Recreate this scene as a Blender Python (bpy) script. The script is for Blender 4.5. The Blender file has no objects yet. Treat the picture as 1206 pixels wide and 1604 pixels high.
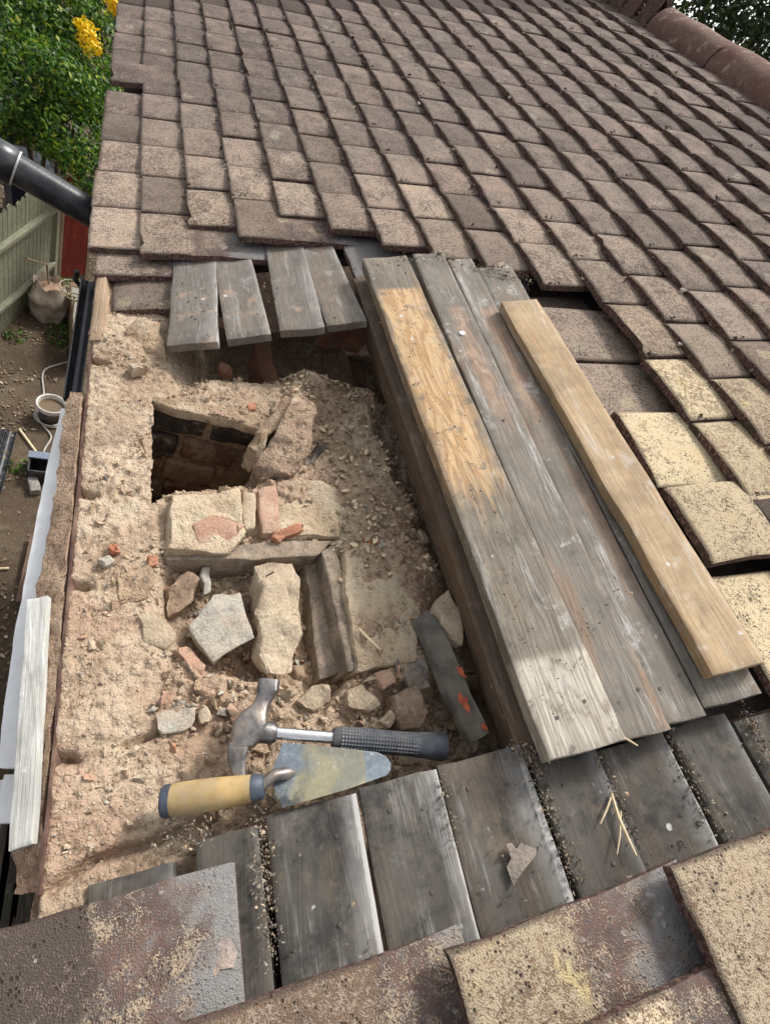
import bpy, bmesh, math, random
import numpy as np
from mathutils import Vector, Matrix, Euler, noise as mnoise

# ------------------------------------------------------------------ camera, light, exposure
scn = bpy.context.scene
PITCH = math.radians(26.0)                 # roof pitch
EAVES = 5.0                                # height of the eaves above the garden
# roof frame: x = s (up the slope), y = along the eaves, z = n (off the tiles)
RM = Matrix.Translation((0, 0, EAVES)) @ Matrix.Rotation(-PITCH, 4, 'Y')

cam = bpy.data.cameras.new("camera")
cam.sensor_fit = 'VERTICAL'; cam.sensor_height = 24.0; cam.lens = 24.0 * 800 / 1604
cam.clip_start = 0.02; cam.clip_end = 500
cam_o = bpy.data.objects.new("camera", cam)
scn.collection.objects.link(cam_o)
cam_o.matrix_world = RM @ Matrix.Translation((0.3140, -1.0633, 0.6103)) @ Euler((0.57887, -0.06469, -0.23735), 'XYZ').to_matrix().to_4x4()
scn.camera = cam_o

SUN_EL, SUN_AZ = 54.0, 48.0               # azimuth: degrees from +Y towards +X of the sun's place
world = bpy.data.worlds.new("World"); scn.world = world; world.use_nodes = True
wn = world.node_tree; wn.nodes.clear()
sky = wn.nodes.new('ShaderNodeTexSky'); sky.sky_type = 'NISHITA'; sky.sun_disc = False
sky.sun_elevation = math.radians(SUN_EL); sky.sun_rotation = math.radians(SUN_AZ)
sky.air_density = 1.0; sky.dust_density = 4.0; sky.ozone_density = 0.6
hsv = wn.nodes.new('ShaderNodeHueSaturation'); hsv.inputs['Saturation'].default_value = 0.16   # overcast: a grey-white sky
bg = wn.nodes.new('ShaderNodeBackground'); bg.inputs['Strength'].default_value = 0.10
wo = wn.nodes.new('ShaderNodeOutputWorld')
wn.links.new(sky.outputs[0], hsv.inputs['Color']); wn.links.new(hsv.outputs[0], bg.inputs[0]); wn.links.new(bg.outputs[0], wo.inputs[0])
sun = bpy.data.lights.new("sun", 'SUN'); sun.energy = 1.5; sun.angle = math.radians(10); sun.color = (1, 0.955, 0.88)
sun_o = bpy.data.objects.new("sun", sun); scn.collection.objects.link(sun_o)
_az, _el = math.radians(SUN_AZ), math.radians(SUN_EL)
_sd = Vector((math.sin(_az) * math.cos(_el), math.cos(_az) * math.cos(_el), math.sin(_el)))
sun_o.rotation_euler = _sd.to_track_quat('Z', 'Y').to_euler()
scn.view_settings.view_transform = 'Standard'; scn.view_settings.look = 'None'
scn.view_settings.exposure = 1.1; scn.view_settings.gamma = 1.0
scn.view_settings.use_curve_mapping = False

# ------------------------------------------------------------------ helpers
rng = random.Random(7)
nrg = np.random.default_rng(11)
I4 = Matrix.Identity(4)
WORLD = {}

def link(o, parent, M):
    scn.collection.objects.link(o)
    if parent is not None:
        o.parent = parent
        o.matrix_basis = WORLD[parent.name].inverted() @ M
    else:
        o.matrix_basis = M
    WORLD[o.name] = M.copy()
    return o

def empty(name, M):
    o = bpy.data.objects.new(name, None); o.empty_display_size = 0.1
    return link(o, None, M)

def tag(o, label, cat, group=None, kind=None):
    if label: o["label"] = label
    if cat: o["category"] = cat
    if group: o["group"] = group
    if kind: o["kind"] = kind
    return o

def mesh_np(name, verts, faces, mats=(), smooth=None, fm=None):
    me = bpy.data.meshes.new(name)
    me.from_pydata([tuple(v) for v in verts], [], [tuple(f) for f in faces])
    for m in mats: me.materials.append(m)
    if fm is not None: me.polygons.foreach_set("material_index", np.asarray(fm, np.int32))
    me.update()
    if smooth is not None: smooth_me(me, smooth)
    return me

def smooth_me(me, deg=35):
    me.polygons.foreach_set("use_smooth", [True] * len(me.polygons))
    if deg < 180: me.set_sharp_from_angle(angle=math.radians(deg))
    me.update()

def put(name, me, parent=None, M=None):
    return link(bpy.data.objects.new(name, me), parent, RM if M is None else M)

def bm_mesh(name, bm, mats, smooth=None):
    me = bpy.data.meshes.new(name); bm.normal_update(); bm.to_mesh(me); bm.free()
    for m in mats: me.materials.append(m)
    if smooth is not None: smooth_me(me, smooth)
    return me

def T(x, y, z): return Matrix.Translation((x, y, z))
def RX(d): return Matrix.Rotation(math.radians(d), 4, 'X')
def RY(d): return Matrix.Rotation(math.radians(d), 4, 'Y')
def RZ(d): return Matrix.Rotation(math.radians(d), 4, 'Z')

# value noise for arrays
def _hash(ix, iy, seed):
    h = (ix.astype(np.int64) * 374761393 + iy.astype(np.int64) * 668265263 + seed * 1442695041) & 0xffffffff
    h = ((h ^ (h >> 13)) * 1274126177) & 0xffffffff
    return ((h ^ (h >> 16)) & 0xffff) / 65535.0
def vnoise(x, y, seed=0):
    ix, iy = np.floor(x), np.floor(y); fx, fy = x - ix, y - iy
    u, v = fx * fx * (3 - 2 * fx), fy * fy * (3 - 2 * fy)
    a, b, c, d = _hash(ix, iy, seed), _hash(ix + 1, iy, seed), _hash(ix, iy + 1, seed), _hash(ix + 1, iy + 1, seed)
    return (a * (1 - u) + b * u) * (1 - v) + (c * (1 - u) + d * u) * v - 0.5
def fbm(x, y, f, oct=4, seed=0, gain=0.5):
    t, a = 0, 1.0
    for i in range(oct):
        t = t + a * vnoise(x * f, y * f, seed + i * 17); f *= 2.03; a *= gain
    return t

# ---- shader helpers
def mat_new(name, rough=0.9, spec=0.3):
    m = bpy.data.materials.new(name); m.use_nodes = True
    nt = m.node_tree; b = nt.nodes['Principled BSDF']
    b.inputs['Roughness'].default_value = rough; b.inputs['Specular IOR Level'].default_value = spec
    return m, nt, b
def nd(nt, typ, ins=None, **attrs):
    n = nt.nodes.new(typ)
    for k, v in attrs.items(): setattr(n, k, v)
    for k, v in (ins or {}).items():
        if isinstance(v, bpy.types.NodeSocket): nt.links.new(v, n.inputs[k])
        else: n.inputs[k].default_value = v
    return n
def c4(c): return (c[0], c[1], c[2], 1.0)
def mixc(nt, f, a, b, blend='MIX'):
    n = nd(nt, 'ShaderNodeMix', data_type='RGBA', blend_type=blend)
    for i, v in ((0, f), (6, a), (7, b)):
        if isinstance(v, bpy.types.NodeSocket): nt.links.new(v, n.inputs[i])
        else: n.inputs[i].default_value = c4(v) if i else v
    return n.outputs[2]
def mth(nt, op, a, b=0.0, clamp=False):
    n = nd(nt, 'ShaderNodeMath', operation=op, use_clamp=clamp)
    for i, v in ((0, a), (1, b)):
        if isinstance(v, bpy.types.NodeSocket): nt.links.new(v, n.inputs[i])
        else: n.inputs[i].default_value = v
    return n.outputs[0]
def step(nt, v, lo, hi):
    n = nd(nt, 'ShaderNodeMapRange', interpolation_type='SMOOTHSTEP')
    nt.links.new(v, n.inputs[0]); n.inputs[1].default_value = lo; n.inputs[2].default_value = hi
    return n.outputs[0]
def nz(nt, vec, scale, detail=3.0, rough=0.55, dist=0.0):
    return nd(nt, 'ShaderNodeTexNoise', {'Vector': vec, 'Scale': scale, 'Detail': detail, 'Roughness': rough, 'Distortion': dist}).outputs[0]
def vor(nt, vec, scale, out=0, feature='F1'):
    return nd(nt, 'ShaderNodeTexVoronoi', {'Vector': vec, 'Scale': scale}, feature=feature).outputs[out]
def objvec(nt, k=37.0, scale=None):
    tc = nd(nt, 'ShaderNodeTexCoord'); oi = nd(nt, 'ShaderNodeObjectInfo')
    r = mth(nt, 'MULTIPLY', oi.outputs['Random'], k)
    v = nd(nt, 'ShaderNodeVectorMath', operation='ADD')
    nt.links.new(tc.outputs['Object'], v.inputs[0]); nt.links.new(r, v.inputs[1])
    out = v.outputs[0]
    if scale:
        s = nd(nt, 'ShaderNodeVectorMath', operation='MULTIPLY'); nt.links.new(out, s.inputs[0]); s.inputs[1].default_value = scale
        out = s.outputs[0]
    return out, oi.outputs['Random'], tc.outputs['Object']
def attr(nt, name): return nd(nt, 'ShaderNodeAttribute', attribute_type='OBJECT', attribute_name=name).outputs['Fac']
def bump(nt, b, h, dist=0.002, strength=1.0, chain=None):
    n = nd(nt, 'ShaderNodeBump', {'Height': h, 'Distance': dist, 'Strength': strength})
    if chain: nt.links.new(chain, n.inputs['Normal'])
    nt.links.new(n.outputs[0], b.inputs['Normal'])
    return n.outputs[0]
def setc(nt, b, c): nt.links.new(c, b.inputs['Base Color'])

# ------------------------------------------------------------------ materials
def m_tile():
    m, nt, b = mat_new("tile_face", 0.95, 0.2)
    v, rnd, obj = objvec(nt)
    g1 = nz(nt, v, 620, 1.5, 0.6); g2 = nz(nt, v, 175, 2, 0.6); bl = nz(nt, v, 16, 4, 0.6); bl2 = nz(nt, v, 40, 3, 0.6)
    tint = attr(nt, "tint"); cover = attr(nt, "cover")
    rr = mth(nt, 'FRACT', mth(nt, 'MULTIPLY', rnd, 7.31)); r3 = mth(nt, 'FRACT', mth(nt, 'MULTIPLY', rnd, 23.7))
    sand = mixc(nt, step(nt, tint, 0.0, .5), mixc(nt, rr, (.285, .215, .182), (.25, .205, .175)), (.53, .42, .33))
    sand = mixc(nt, step(nt, tint, .45, 1.0), sand, (.71, .59, .385))
    sand = mixc(nt, mth(nt, 'MULTIPLY', step(nt, bl, .5, .72), .5), sand, mixc(nt, tint, (.33, .225, .185), (.70, .52, .30)))
    sand = mixc(nt, mth(nt, 'MULTIPLY', mth(nt, 'POWER', r3, 2.0), .7), sand, (.13, .105, .092))
    body = mixc(nt, tint, (.085, .067, .058), (.22, .145, .095))
    gr_ = mth(nt, 'ADD', mth(nt, 'MULTIPLY', g1, .55), mth(nt, 'MULTIPLY', g2, .45))
    dens = mth(nt, 'ADD', mth(nt, 'MULTIPLY', mth(nt, 'SUBTRACT', bl, .5), .32), mth(nt, 'MULTIPLY', mth(nt, 'SUBTRACT', attr(nt, "wear"), .5), -.22))
    dens = mth(nt, 'ADD', dens, mth(nt, 'MULTIPLY', tint, .06))
    grain = step(nt, mth(nt, 'ADD', gr_, dens), .39, .57)
    col = mixc(nt, grain, body, sand)
    # pits: dark pin holes
    pits = step(nt, vor(nt, v, 190), .34, .16)
    pits = mth(nt, 'MULTIPLY', pits, step(nt, bl2, .45, .6))
    col = mixc(nt, pits, col, (.05, .038, .032))
    # grime blotches, pale lichen specks
    col = mixc(nt, mth(nt, 'MULTIPLY', step(nt, bl2, .56, .74), .45), col, (.09, .07, .06))
    wv = nd(nt, 'ShaderNodeVectorMath', operation='ADD'); nt.links.new(v, wv.inputs[0]); nt.links.new(mth(nt, 'MULTIPLY', bl2, .03), wv.inputs[1])
    lich = mth(nt, 'MULTIPLY', step(nt, vor(nt, wv.outputs[0], 15), .26, .17), step(nt, nz(nt, v, 4.5, 2), .50, .56))
    col = mixc(nt, mth(nt, 'MULTIPLY', mth(nt, 'MULTIPLY', lich, step(nt, g2, .36, .52)), .55), col, mixc(nt, tint, (.34, .33, .27), (.62, .50, .22)))
    spk = step(nt, vor(nt, v, 34), .085, .05)
    col = mixc(nt, mth(nt, 'MULTIPLY', spk, step(nt, bl, .52, .58)), col, (.62, .58, .5))
    sp_ = nd(nt, 'ShaderNodeSeparateXYZ', {0: obj})
    ed = mth(nt, 'MAXIMUM', step(nt, mth(nt, 'ADD', mth(nt, 'ABSOLUTE', sp_.outputs[1]), mth(nt, 'MULTIPLY', g2, .004)), .0765, .0815), step(nt, mth(nt, 'SUBTRACT', sp_.outputs[0], mth(nt, 'MULTIPLY', g2, .006)), .004, -.003))
    col = mixc(nt, mth(nt, 'MULTIPLY', ed, .7), col, (.065, .048, .04))
    # the head of the tile, long covered by the course above: dark, smooth, red-grey with lime
    x = nd(nt, 'ShaderNodeSeparateXYZ', {0: obj}).outputs[0]
    cx = step(nt, mth(nt, 'ADD', mth(nt, 'SUBTRACT', x, cover), mth(nt, 'MULTIPLY', mth(nt, 'SUBTRACT', bl2, .5), .05)), -.006, .012)
    cc = mixc(nt, step(nt, bl, .42, .62), (.12, .085, .075), (.18, .115, .095))
    cc = mixc(nt, step(nt, mth(nt, 'ADD', gr_, mth(nt, 'MULTIPLY', mth(nt, 'SUBTRACT', bl2, .5), .6)), .52, .58), cc, (.42, .33, .23))
    cc = mixc(nt, step(nt, g2, .45, .7), cc, (.13, .11, .105))
    cc = mixc(nt, step(nt, mth(nt, 'ADD', mth(nt, 'SUBTRACT', x, cover), mth(nt, 'MULTIPLY', mth(nt, 'SUBTRACT', bl, .5), .30)), .06, .13), cc, mixc(nt, g2, (.15, .14, .135), (.30, .29, .28)))
    cc = mixc(nt, mth(nt, 'MULTIPLY', step(nt, nz(nt, v, 60, 4), .64, .72), .6), cc, (.5, .47, .44))
    col = mixc(nt, cx, col, cc)
    setc(nt, b, col)
    h = mth(nt, 'ADD', mth(nt, 'MULTIPLY', g1, .8), mth(nt, 'SUBTRACT', mth(nt, 'MULTIPLY', bl2, .5), mth(nt, 'MULTIPLY', pits, .7)))
    bump(nt, b, h, 0.0030, 0.9)
    return m
def m_tile_edge():
    m, nt, b = mat_new("tile_edge", 0.95, 0.15)
    v, rnd, obj = objvec(nt)
    g = nz(nt, v, 200, 3); bl = nz(nt, v, 30, 3)
    col = mixc(nt, step(nt, g, .4, .62), (.075, .045, .042), (.20, .125, .105))
    col = mixc(nt, step(nt, bl, .52, .66), col, (.07, .06, .045))
    setc(nt, b, col); bump(nt, b, g, .003, .9)
    return m
def m_wood(name, base=(.23, .215, .20), dark=(.085, .08, .078), warm=(.27, .19, .13), warm_amt=.35, pale=(.55, .54, .53), pale_amt=.4,
           dirt=(.33, .25, .18), dirt_amt=.3, bd=.0012, fresh=None, edge=0.0, halfw=.05, rough=.8, ring=1.0, soot=.35, fibc=(.16, .78), ringm=.22):
    """weathered board, grain along local Y"""
    m, nt, b = mat_new(name, rough, .25)
    v, rnd, obj = objvec(nt, 11.0)
    sc = nd(nt, 'ShaderNodeVectorMath', operation='MULTIPLY'); nt.links.new(v, sc.inputs[0]); sc.inputs[1].default_value = (1, .035, 1)
    sc2 = nd(nt, 'ShaderNodeVectorMath', operation='MULTIPLY'); nt.links.new(v, sc2.inputs[0]); sc2.inputs[1].default_value = (1, .12, 1)
    fib = nz(nt, sc.outputs[0], 620, 4, .62)
    wob = nz(nt, sc2.outputs[0], 26, 2, .5, .4)
    ringv = mth(nt, 'SINE', mth(nt, 'MULTIPLY', mth(nt, 'ADD', wob, mth(nt, 'MULTIPLY', fib, .06)), 62.0 * ring))
    ringv = step(nt, ringv, -.4, 1.0)
    bl = nz(nt, v, 9, 4, .6); bl2 = nz(nt, v, 28, 4, .65); bl3 = nz(nt, sc2.outputs[0], 60, 3, .6)
    col = mixc(nt, step(nt, fib, *fibc), dark, base)
    col = mixc(nt, mth(nt, 'MULTIPLY', ringv, ringm), col, dark)
    col = mixc(nt, mth(nt, 'MULTIPLY', step(nt, nz(nt, v, 130, 4, .7), .42, .66), .35), col, tuple(x * .62 for x in base))
    col = mixc(nt, mth(nt, 'MULTIPLY', step(nt, nz(nt, v, 12, 5, .65), .58, .36), .55), col, tuple(x * .45 for x in base))
    stk = nz(nt, sc2.outputs[0], 22, 4, .6)
    col = mixc(nt, mth(nt, 'MULTIPLY', step(nt, stk, .5, .62), warm_amt), col, mixc(nt, step(nt, fib, .3, .7), tuple(x * .6 for x in warm), warm))
    scf = mth(nt, 'MULTIPLY', step(nt, nz(nt, sc2.outputs[0], 34, 6, .72), .54, .66), step(nt, fib, .35, .6))
    col = mixc(nt, mth(nt, 'MULTIPLY', scf, pale_amt), col, pale)
    for (y0, y1, x0, x1, fc, fd) in (fresh if isinstance(fresh, list) else [fresh] if fresh else []):
        xs = nd(nt, 'ShaderNodeSeparateXYZ', {0: obj})
        yy = mth(nt, 'ADD', xs.outputs[1], mth(nt, 'MULTIPLY', mth(nt, 'SUBTRACT', bl3, .5), .22))
        f = mth(nt, 'MULTIPLY', step(nt, yy, y0 - .05, y0 + .06), step(nt, xs.outputs[1], y1 + .012, y1 - .004))
        xx = mth(nt, 'ADD', xs.outputs[0], mth(nt, 'MULTIPLY', mth(nt, 'SUBTRACT', bl2, .5), .05))
        f = mth(nt, 'MULTIPLY', f, mth(nt, 'MULTIPLY', step(nt, xx, x0 - .01, x0 + .018), step(nt, xx, x1 + .008, x1 - .022)))
        f = mth(nt, 'MULTIPLY', f, mth(nt, 'ADD', mth(nt, 'MULTIPLY', step(nt, fib, .25, .55), .5), .5))
        f = mth(nt, 'MULTIPLY', f, step(nt, nz(nt, v, 40, 5, .7), .30, .46))
        fcol = mixc(nt, mth(nt, 'MULTIPLY', ringv, .75), fc, fd)
        fcol = mixc(nt, mth(nt, 'MULTIPLY', step(nt, fib, .55, .3), .3), fcol, (.2, .13, .08))
        col = mixc(nt, f, col, fcol)
    col = mixc(nt, mth(nt, 'MULTIPLY', mth(nt, 'MULTIPLY', step(nt, nz(nt, v, 20, 6, .75), .56, .68), step(nt, bl, .6, .4)), pale_amt), col, pale)
    col = mixc(nt, mth(nt, 'MULTIPLY', step(nt, bl2, .55, .75), dirt_amt), col, dirt)
    col = mixc(nt, mth(nt, 'MULTIPLY', step(nt, nz(nt, v, 16, 6, .75), .54 if soot < .9 else .47, .70 if soot < .9 else .66), soot), col, (.045, .042, .04))
    spl = step(nt, vor(nt, v, 26), .12, .07)
    col = mixc(nt, mth(nt, 'MULTIPLY', spl, mth(nt, 'MULTIPLY', step(nt, bl2, .52, .6), .8)), col, (.62, .62, .6))
    if edge:  # whitened upslope edge: wear plus a painted highlight, as if catching light
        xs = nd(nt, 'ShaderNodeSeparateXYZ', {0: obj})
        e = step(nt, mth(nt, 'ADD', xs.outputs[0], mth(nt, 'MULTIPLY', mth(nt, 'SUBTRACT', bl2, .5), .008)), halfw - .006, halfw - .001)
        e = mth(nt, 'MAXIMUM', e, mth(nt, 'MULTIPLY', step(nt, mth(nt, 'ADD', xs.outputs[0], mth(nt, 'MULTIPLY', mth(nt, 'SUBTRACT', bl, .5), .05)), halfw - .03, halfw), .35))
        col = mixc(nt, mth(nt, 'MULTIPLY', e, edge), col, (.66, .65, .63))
    setc(nt, b, col)
    h = mth(nt, 'ADD', mth(nt, 'ADD', mth(nt, 'MULTIPLY', fib, .9), mth(nt, 'MULTIPLY', ringv, .35)), mth(nt, 'MULTIPLY', bl2, .8))
    bump(nt, b, h, bd, .6)
    return m
def m_dirt(name="mortar_dirt", a=(.415, .30, .21), bcol=(.55, .435, .315), c=(.20, .14, .095), pinkc=(.42, .275, .195), grainy=1.0):
    m, nt, b = mat_new(name, .97, .12)
    v, rnd, obj = objvec(nt)
    g1 = nz(nt, v, 260, 3, .65); g2 = nz(nt, v, 95, 4, .65); bl = nz(nt, v, 9, 4, .6); bl2 = nz(nt, v, 30, 4, .62)
    col = mixc(nt, step(nt, bl, .38, .64), a, bcol)
    col = mixc(nt, mth(nt, 'MULTIPLY', step(nt, nz(nt, v, 6, 3, .6), .52, .66), .6), col, pinkc)
    col = mixc(nt, mth(nt, 'MULTIPLY', step(nt, g2, .52, .33), .75 * grainy), col, c)
    col = mixc(nt, mth(nt, 'MULTIPLY', step(nt, g1, .58, .72), .6 * grainy), col, (.66, .53, .39))
    peb = step(nt, vor(nt, v, 120), .30, .18)
    col = mixc(nt, mth(nt, 'MULTIPLY', peb, step(nt, bl2, .5, .6)), col, (.58, .47, .36))
    col = mixc(nt, mth(nt, 'MULTIPLY', step(nt, bl2, .58, .72), .6), col, (.15, .105, .08))
    col = mixc(nt, mth(nt, 'MULTIPLY', step(nt, nz(nt, v, 5, 5, .7), .53, .66), .5), col, (.22, .155, .115))
    col = mixc(nt, mth(nt, 'MULTIPLY', step(nt, nz(nt, v, 7.5, 5, .7), .55, .68), .55), col, (.62, .53, .40))
    setc(nt, b, col)
    h = mth(nt, 'ADD', mth(nt, 'ADD', g1, mth(nt, 'MULTIPLY', g2, 1.6)), mth(nt, 'MULTIPLY', peb, .5))
    bump(nt, b, h, .0035, .9)
    return m
def m_rock(name, a, bcol, c, rough=.93, dust=.45):
    m, nt, b = mat_new(name, rough, .2)
    v, rnd, obj = objvec(nt)
    g1 = nz(nt, v, 240, 3, .6); g2 = nz(nt, v, 60, 4, .6); bl = nz(nt, v, 14, 4, .6)
    r2 = mth(nt, 'FRACT', mth(nt, 'MULTIPLY', rnd, 5.7))
    col = mixc(nt, step(nt, bl, .36, .66), a, bcol)
    col = mixc(nt, mth(nt, 'MULTIPLY', r2, .35), col, c)
    col = mixc(nt, mth(nt, 'MULTIPLY', step(nt, g2, .5, .3), .55), col, c)
    col = mixc(nt, mth(nt, 'MULTIPLY', step(nt, g1, .6, .42), .25), col, (.12, .09, .07))
    col = mixc(nt, mth(nt, 'MULTIPLY', step(nt, nz(nt, v, 33, 3), .56, .7), .35), col, (.62, .53, .42))
    if dust: col = mixc(nt, mth(nt, 'MULTIPLY', step(nt, mth(nt, 'ADD', nz(nt, v, 20, 5, .75), mth(nt, 'MULTIPLY', g1, .2)), .56, .72), dust), col, (.46, .345, .25))
    setc(nt, b, col); bump(nt, b, mth(nt, 'ADD', g1, mth(nt, 'MULTIPLY', g2, 1.5)), .0018, .7)
    return m
def m_plain(name, c, rough=.6, metal=0.0, var=.25, scale=40, spec=.4, dirtc=None, dirt=0.0, bmp=.3):
    m, nt, b = mat_new(name, rough, spec)
    v, rnd, obj = objvec(nt)
    n = nz(nt, v, scale, 4, .6)
    col = mixc(nt, step(nt, n, .3, .7), tuple(x * (1 - var) for x in c), tuple(min(1, x * (1 + var)) for x in c))
    if dirtc: col = mixc(nt, mth(nt, 'MULTIPLY', step(nt, nz(nt, v, scale * .4, 5, .65), .45, .68), dirt), col, dirtc)
    setc(nt, b, col); b.inputs['Metallic'].default_value = metal
    bump(nt, b, nz(nt, v, scale * 5, 3), .001, bmp)
    return m

MT, MTE = m_tile(), m_tile_edge()
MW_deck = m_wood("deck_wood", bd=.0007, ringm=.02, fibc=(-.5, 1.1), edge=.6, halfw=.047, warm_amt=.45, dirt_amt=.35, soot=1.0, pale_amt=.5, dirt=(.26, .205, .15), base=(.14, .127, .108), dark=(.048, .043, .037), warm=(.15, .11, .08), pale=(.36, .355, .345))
MW_stub = m_wood("stub_wood", ringm=.1, fibc=(0, .95), edge=.55, halfw=.047, base=(.27, .245, .21), dirt_amt=.9, dirt=(.36, .26, .19), soot=.3)
MW_sheath = m_wood("plank_fresh", dark=(.10, .088, .07), base=(.32, .28, .225), fresh=[(-.13, .37, -.048, .045, (.60, .41, .23), (.43, .25, .115)), (-.60, -.385, -.06, .06, (.55, .50, .42), (.36, .32, .26))], soot=.4, warm_amt=.55, dirt_amt=.35, pale_amt=.6, warm=(.30, .215, .14))
MW_grey = m_wood("plank_grey", dark=(.12, .105, .09), base=(.32, .285, .24), fresh=(-.02, .30, -.012, .022, (.40, .28, .20), (.29, .19, .135)), pale_amt=.7, soot=.35, warm_amt=.6, warm=(.33, .21, .14))
MW_grey2 = m_wood("plank_grey_two", dark=(.11, .10, .085), base=(.29, .265, .225), warm_amt=.5, pale_amt=.5, soot=.4)
MW_pale = m_wood("plank_pale", base=(.57, .42, .26), dark=(.34, .24, .145), warm=(.55, .34, .18), warm_amt=.5, dirt=(.68, .56, .40), dirt_amt=.3, pale=(.62, .60, .58), pale_amt=.5, soot=.3, ring=.5)
MW_brown = m_wood("beam_brown", base=(.20, .145, .105), dark=(.075, .055, .042), warm=(.24, .155, .095), warm_amt=.5, dirt=(.32, .23, .16), dirt_amt=.5, pale=(.36, .33, .3), pale_amt=.3)
MW_peel = m_wood("board_peeling", base=(.62, .62, .59), dark=(.34, .335, .29), warm=(.38, .36, .25), warm_amt=.5, pale=(.78, .79, .80), pale_amt=.9, dirt=(.45, .42, .33), dirt_amt=.4, edge=.8, halfw=.026, soot=.05)
MW_rot = m_wood("timber_rotten", base=(.38, .26, .17), dark=(.13, .085, .055), warm=(.33, .2, .12), dirt=(.42, .29, .19), dirt_amt=.6, pale_amt=.2, soot=.2)
MW_red = m_wood("timber_red", base=(.20, .095, .06), dark=(.07, .035, .025), warm=(.26, .12, .07), dirt=(.3, .2, .14), dirt_amt=.35, pale_amt=.1, soot=.4)
MD = m_dirt()
MR_tan = m_rock("rock_tan", (.50, .40, .28), (.60, .50, .36), (.36, .28, .2))
MR_grey = m_rock("rock_grey", (.40, .38, .33), (.52, .48, .40), (.28, .26, .23))
MR_pink = m_rock("rock_pink", (.50, .30, .21), (.56, .40, .29), (.38, .22, .16))
MR_red = m_rock("rock_red", (.46, .16, .08), (.52, .24, .14), (.30, .12, .08))
MR_dark = m_rock("rock_dark", (.19, .175, .155), (.27, .245, .21), (.12, .11, .10))
MB_black = m_rock("brick_sooty", (.028, .027, .027), (.055, .052, .05), (.02, .02, .02), dust=.12)
MB_red = m_rock("brick_red", (.20, .095, .06), (.26, .14, .09), (.07, .05, .045))
MB_brown = m_rock("brick_brown", (.28, .185, .125), (.36, .25, .17), (.16, .11, .085))
M_ledge = m_rock("mortar_ledge", (.23, .19, .15), (.33, .27, .20), (.11, .09, .08))
M_mortar = m_dirt("mortar_pale", (.42, .30, .20), (.50, .38, .25), (.24, .16, .11))
M_cap = m_dirt('mortar_cap', (.50, .385, .26), (.60, .50, .36), (.33, .24, .16), (.46, .33, .22), .7)
M_white = m_plain("white_paint", (.84, .86, .88), .5, var=.05, dirtc=(.5, .44, .36), dirt=.15)
M_drip = m_plain("red_oxide_strip", (.105, .055, .045), .6, var=.3, dirtc=(.36, .25, .18), dirt=.5)
M_black = m_plain("black_plastic", (.018, .02, .024), .32, var=.3, dirtc=(.12, .12, .12), dirt=.45, spec=.5)
M_void = m_plain("dark_underside", (.05, .04, .035), .95, var=.3)

# ------------------------------------------------------------------ the house and its roof
house = empty("house", T(0, 0, 0))
tag(house, "house whose brown plain-tiled roof is stripped open beside the eaves", "house")
RIDGE_S = 2.21
Y0, Y1 = -2.2, 2.45
# roof deck: dark felt and battens under the tiles, left open where the tiles are stripped
def slab_mesh(name, rects, n, t, mats):
    bm = bmesh.new()
    for (s0, s1, y0, y1) in rects:
        r = bmesh.ops.create_cube(bm, size=1.0)
        for v in r['verts']:
            v.co = Vector(((s0 + s1) / 2 + v.co.x * (s1 - s0), (y0 + y1) / 2 + v.co.y * (y1 - y0), n - t / 2 + v.co.z * t))
    return bm_mesh(name, bm, mats)
roof = put("roof", slab_mesh("roof", [(0.02, RIDGE_S, .07, Y1), (.62, RIDGE_S, -1.045, .07), (0.02, RIDGE_S, Y0, -1.30)], -.072, .02, [M_void]), house, RM)
# the slope beyond the ridge
rear = mesh_np("rear_slope", [(0, Y0, 0), (0, Y1, 0), (2.2, Y1, -1.1), (2.2, Y0, -1.1)], [(0, 1, 2, 3)], [MTE])
rx, rz = RIDGE_S * math.cos(PITCH), EAVES + RIDGE_S * math.sin(PITCH)
put("rear_slope", rear, house, T(rx, 0, rz - .05))

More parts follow.
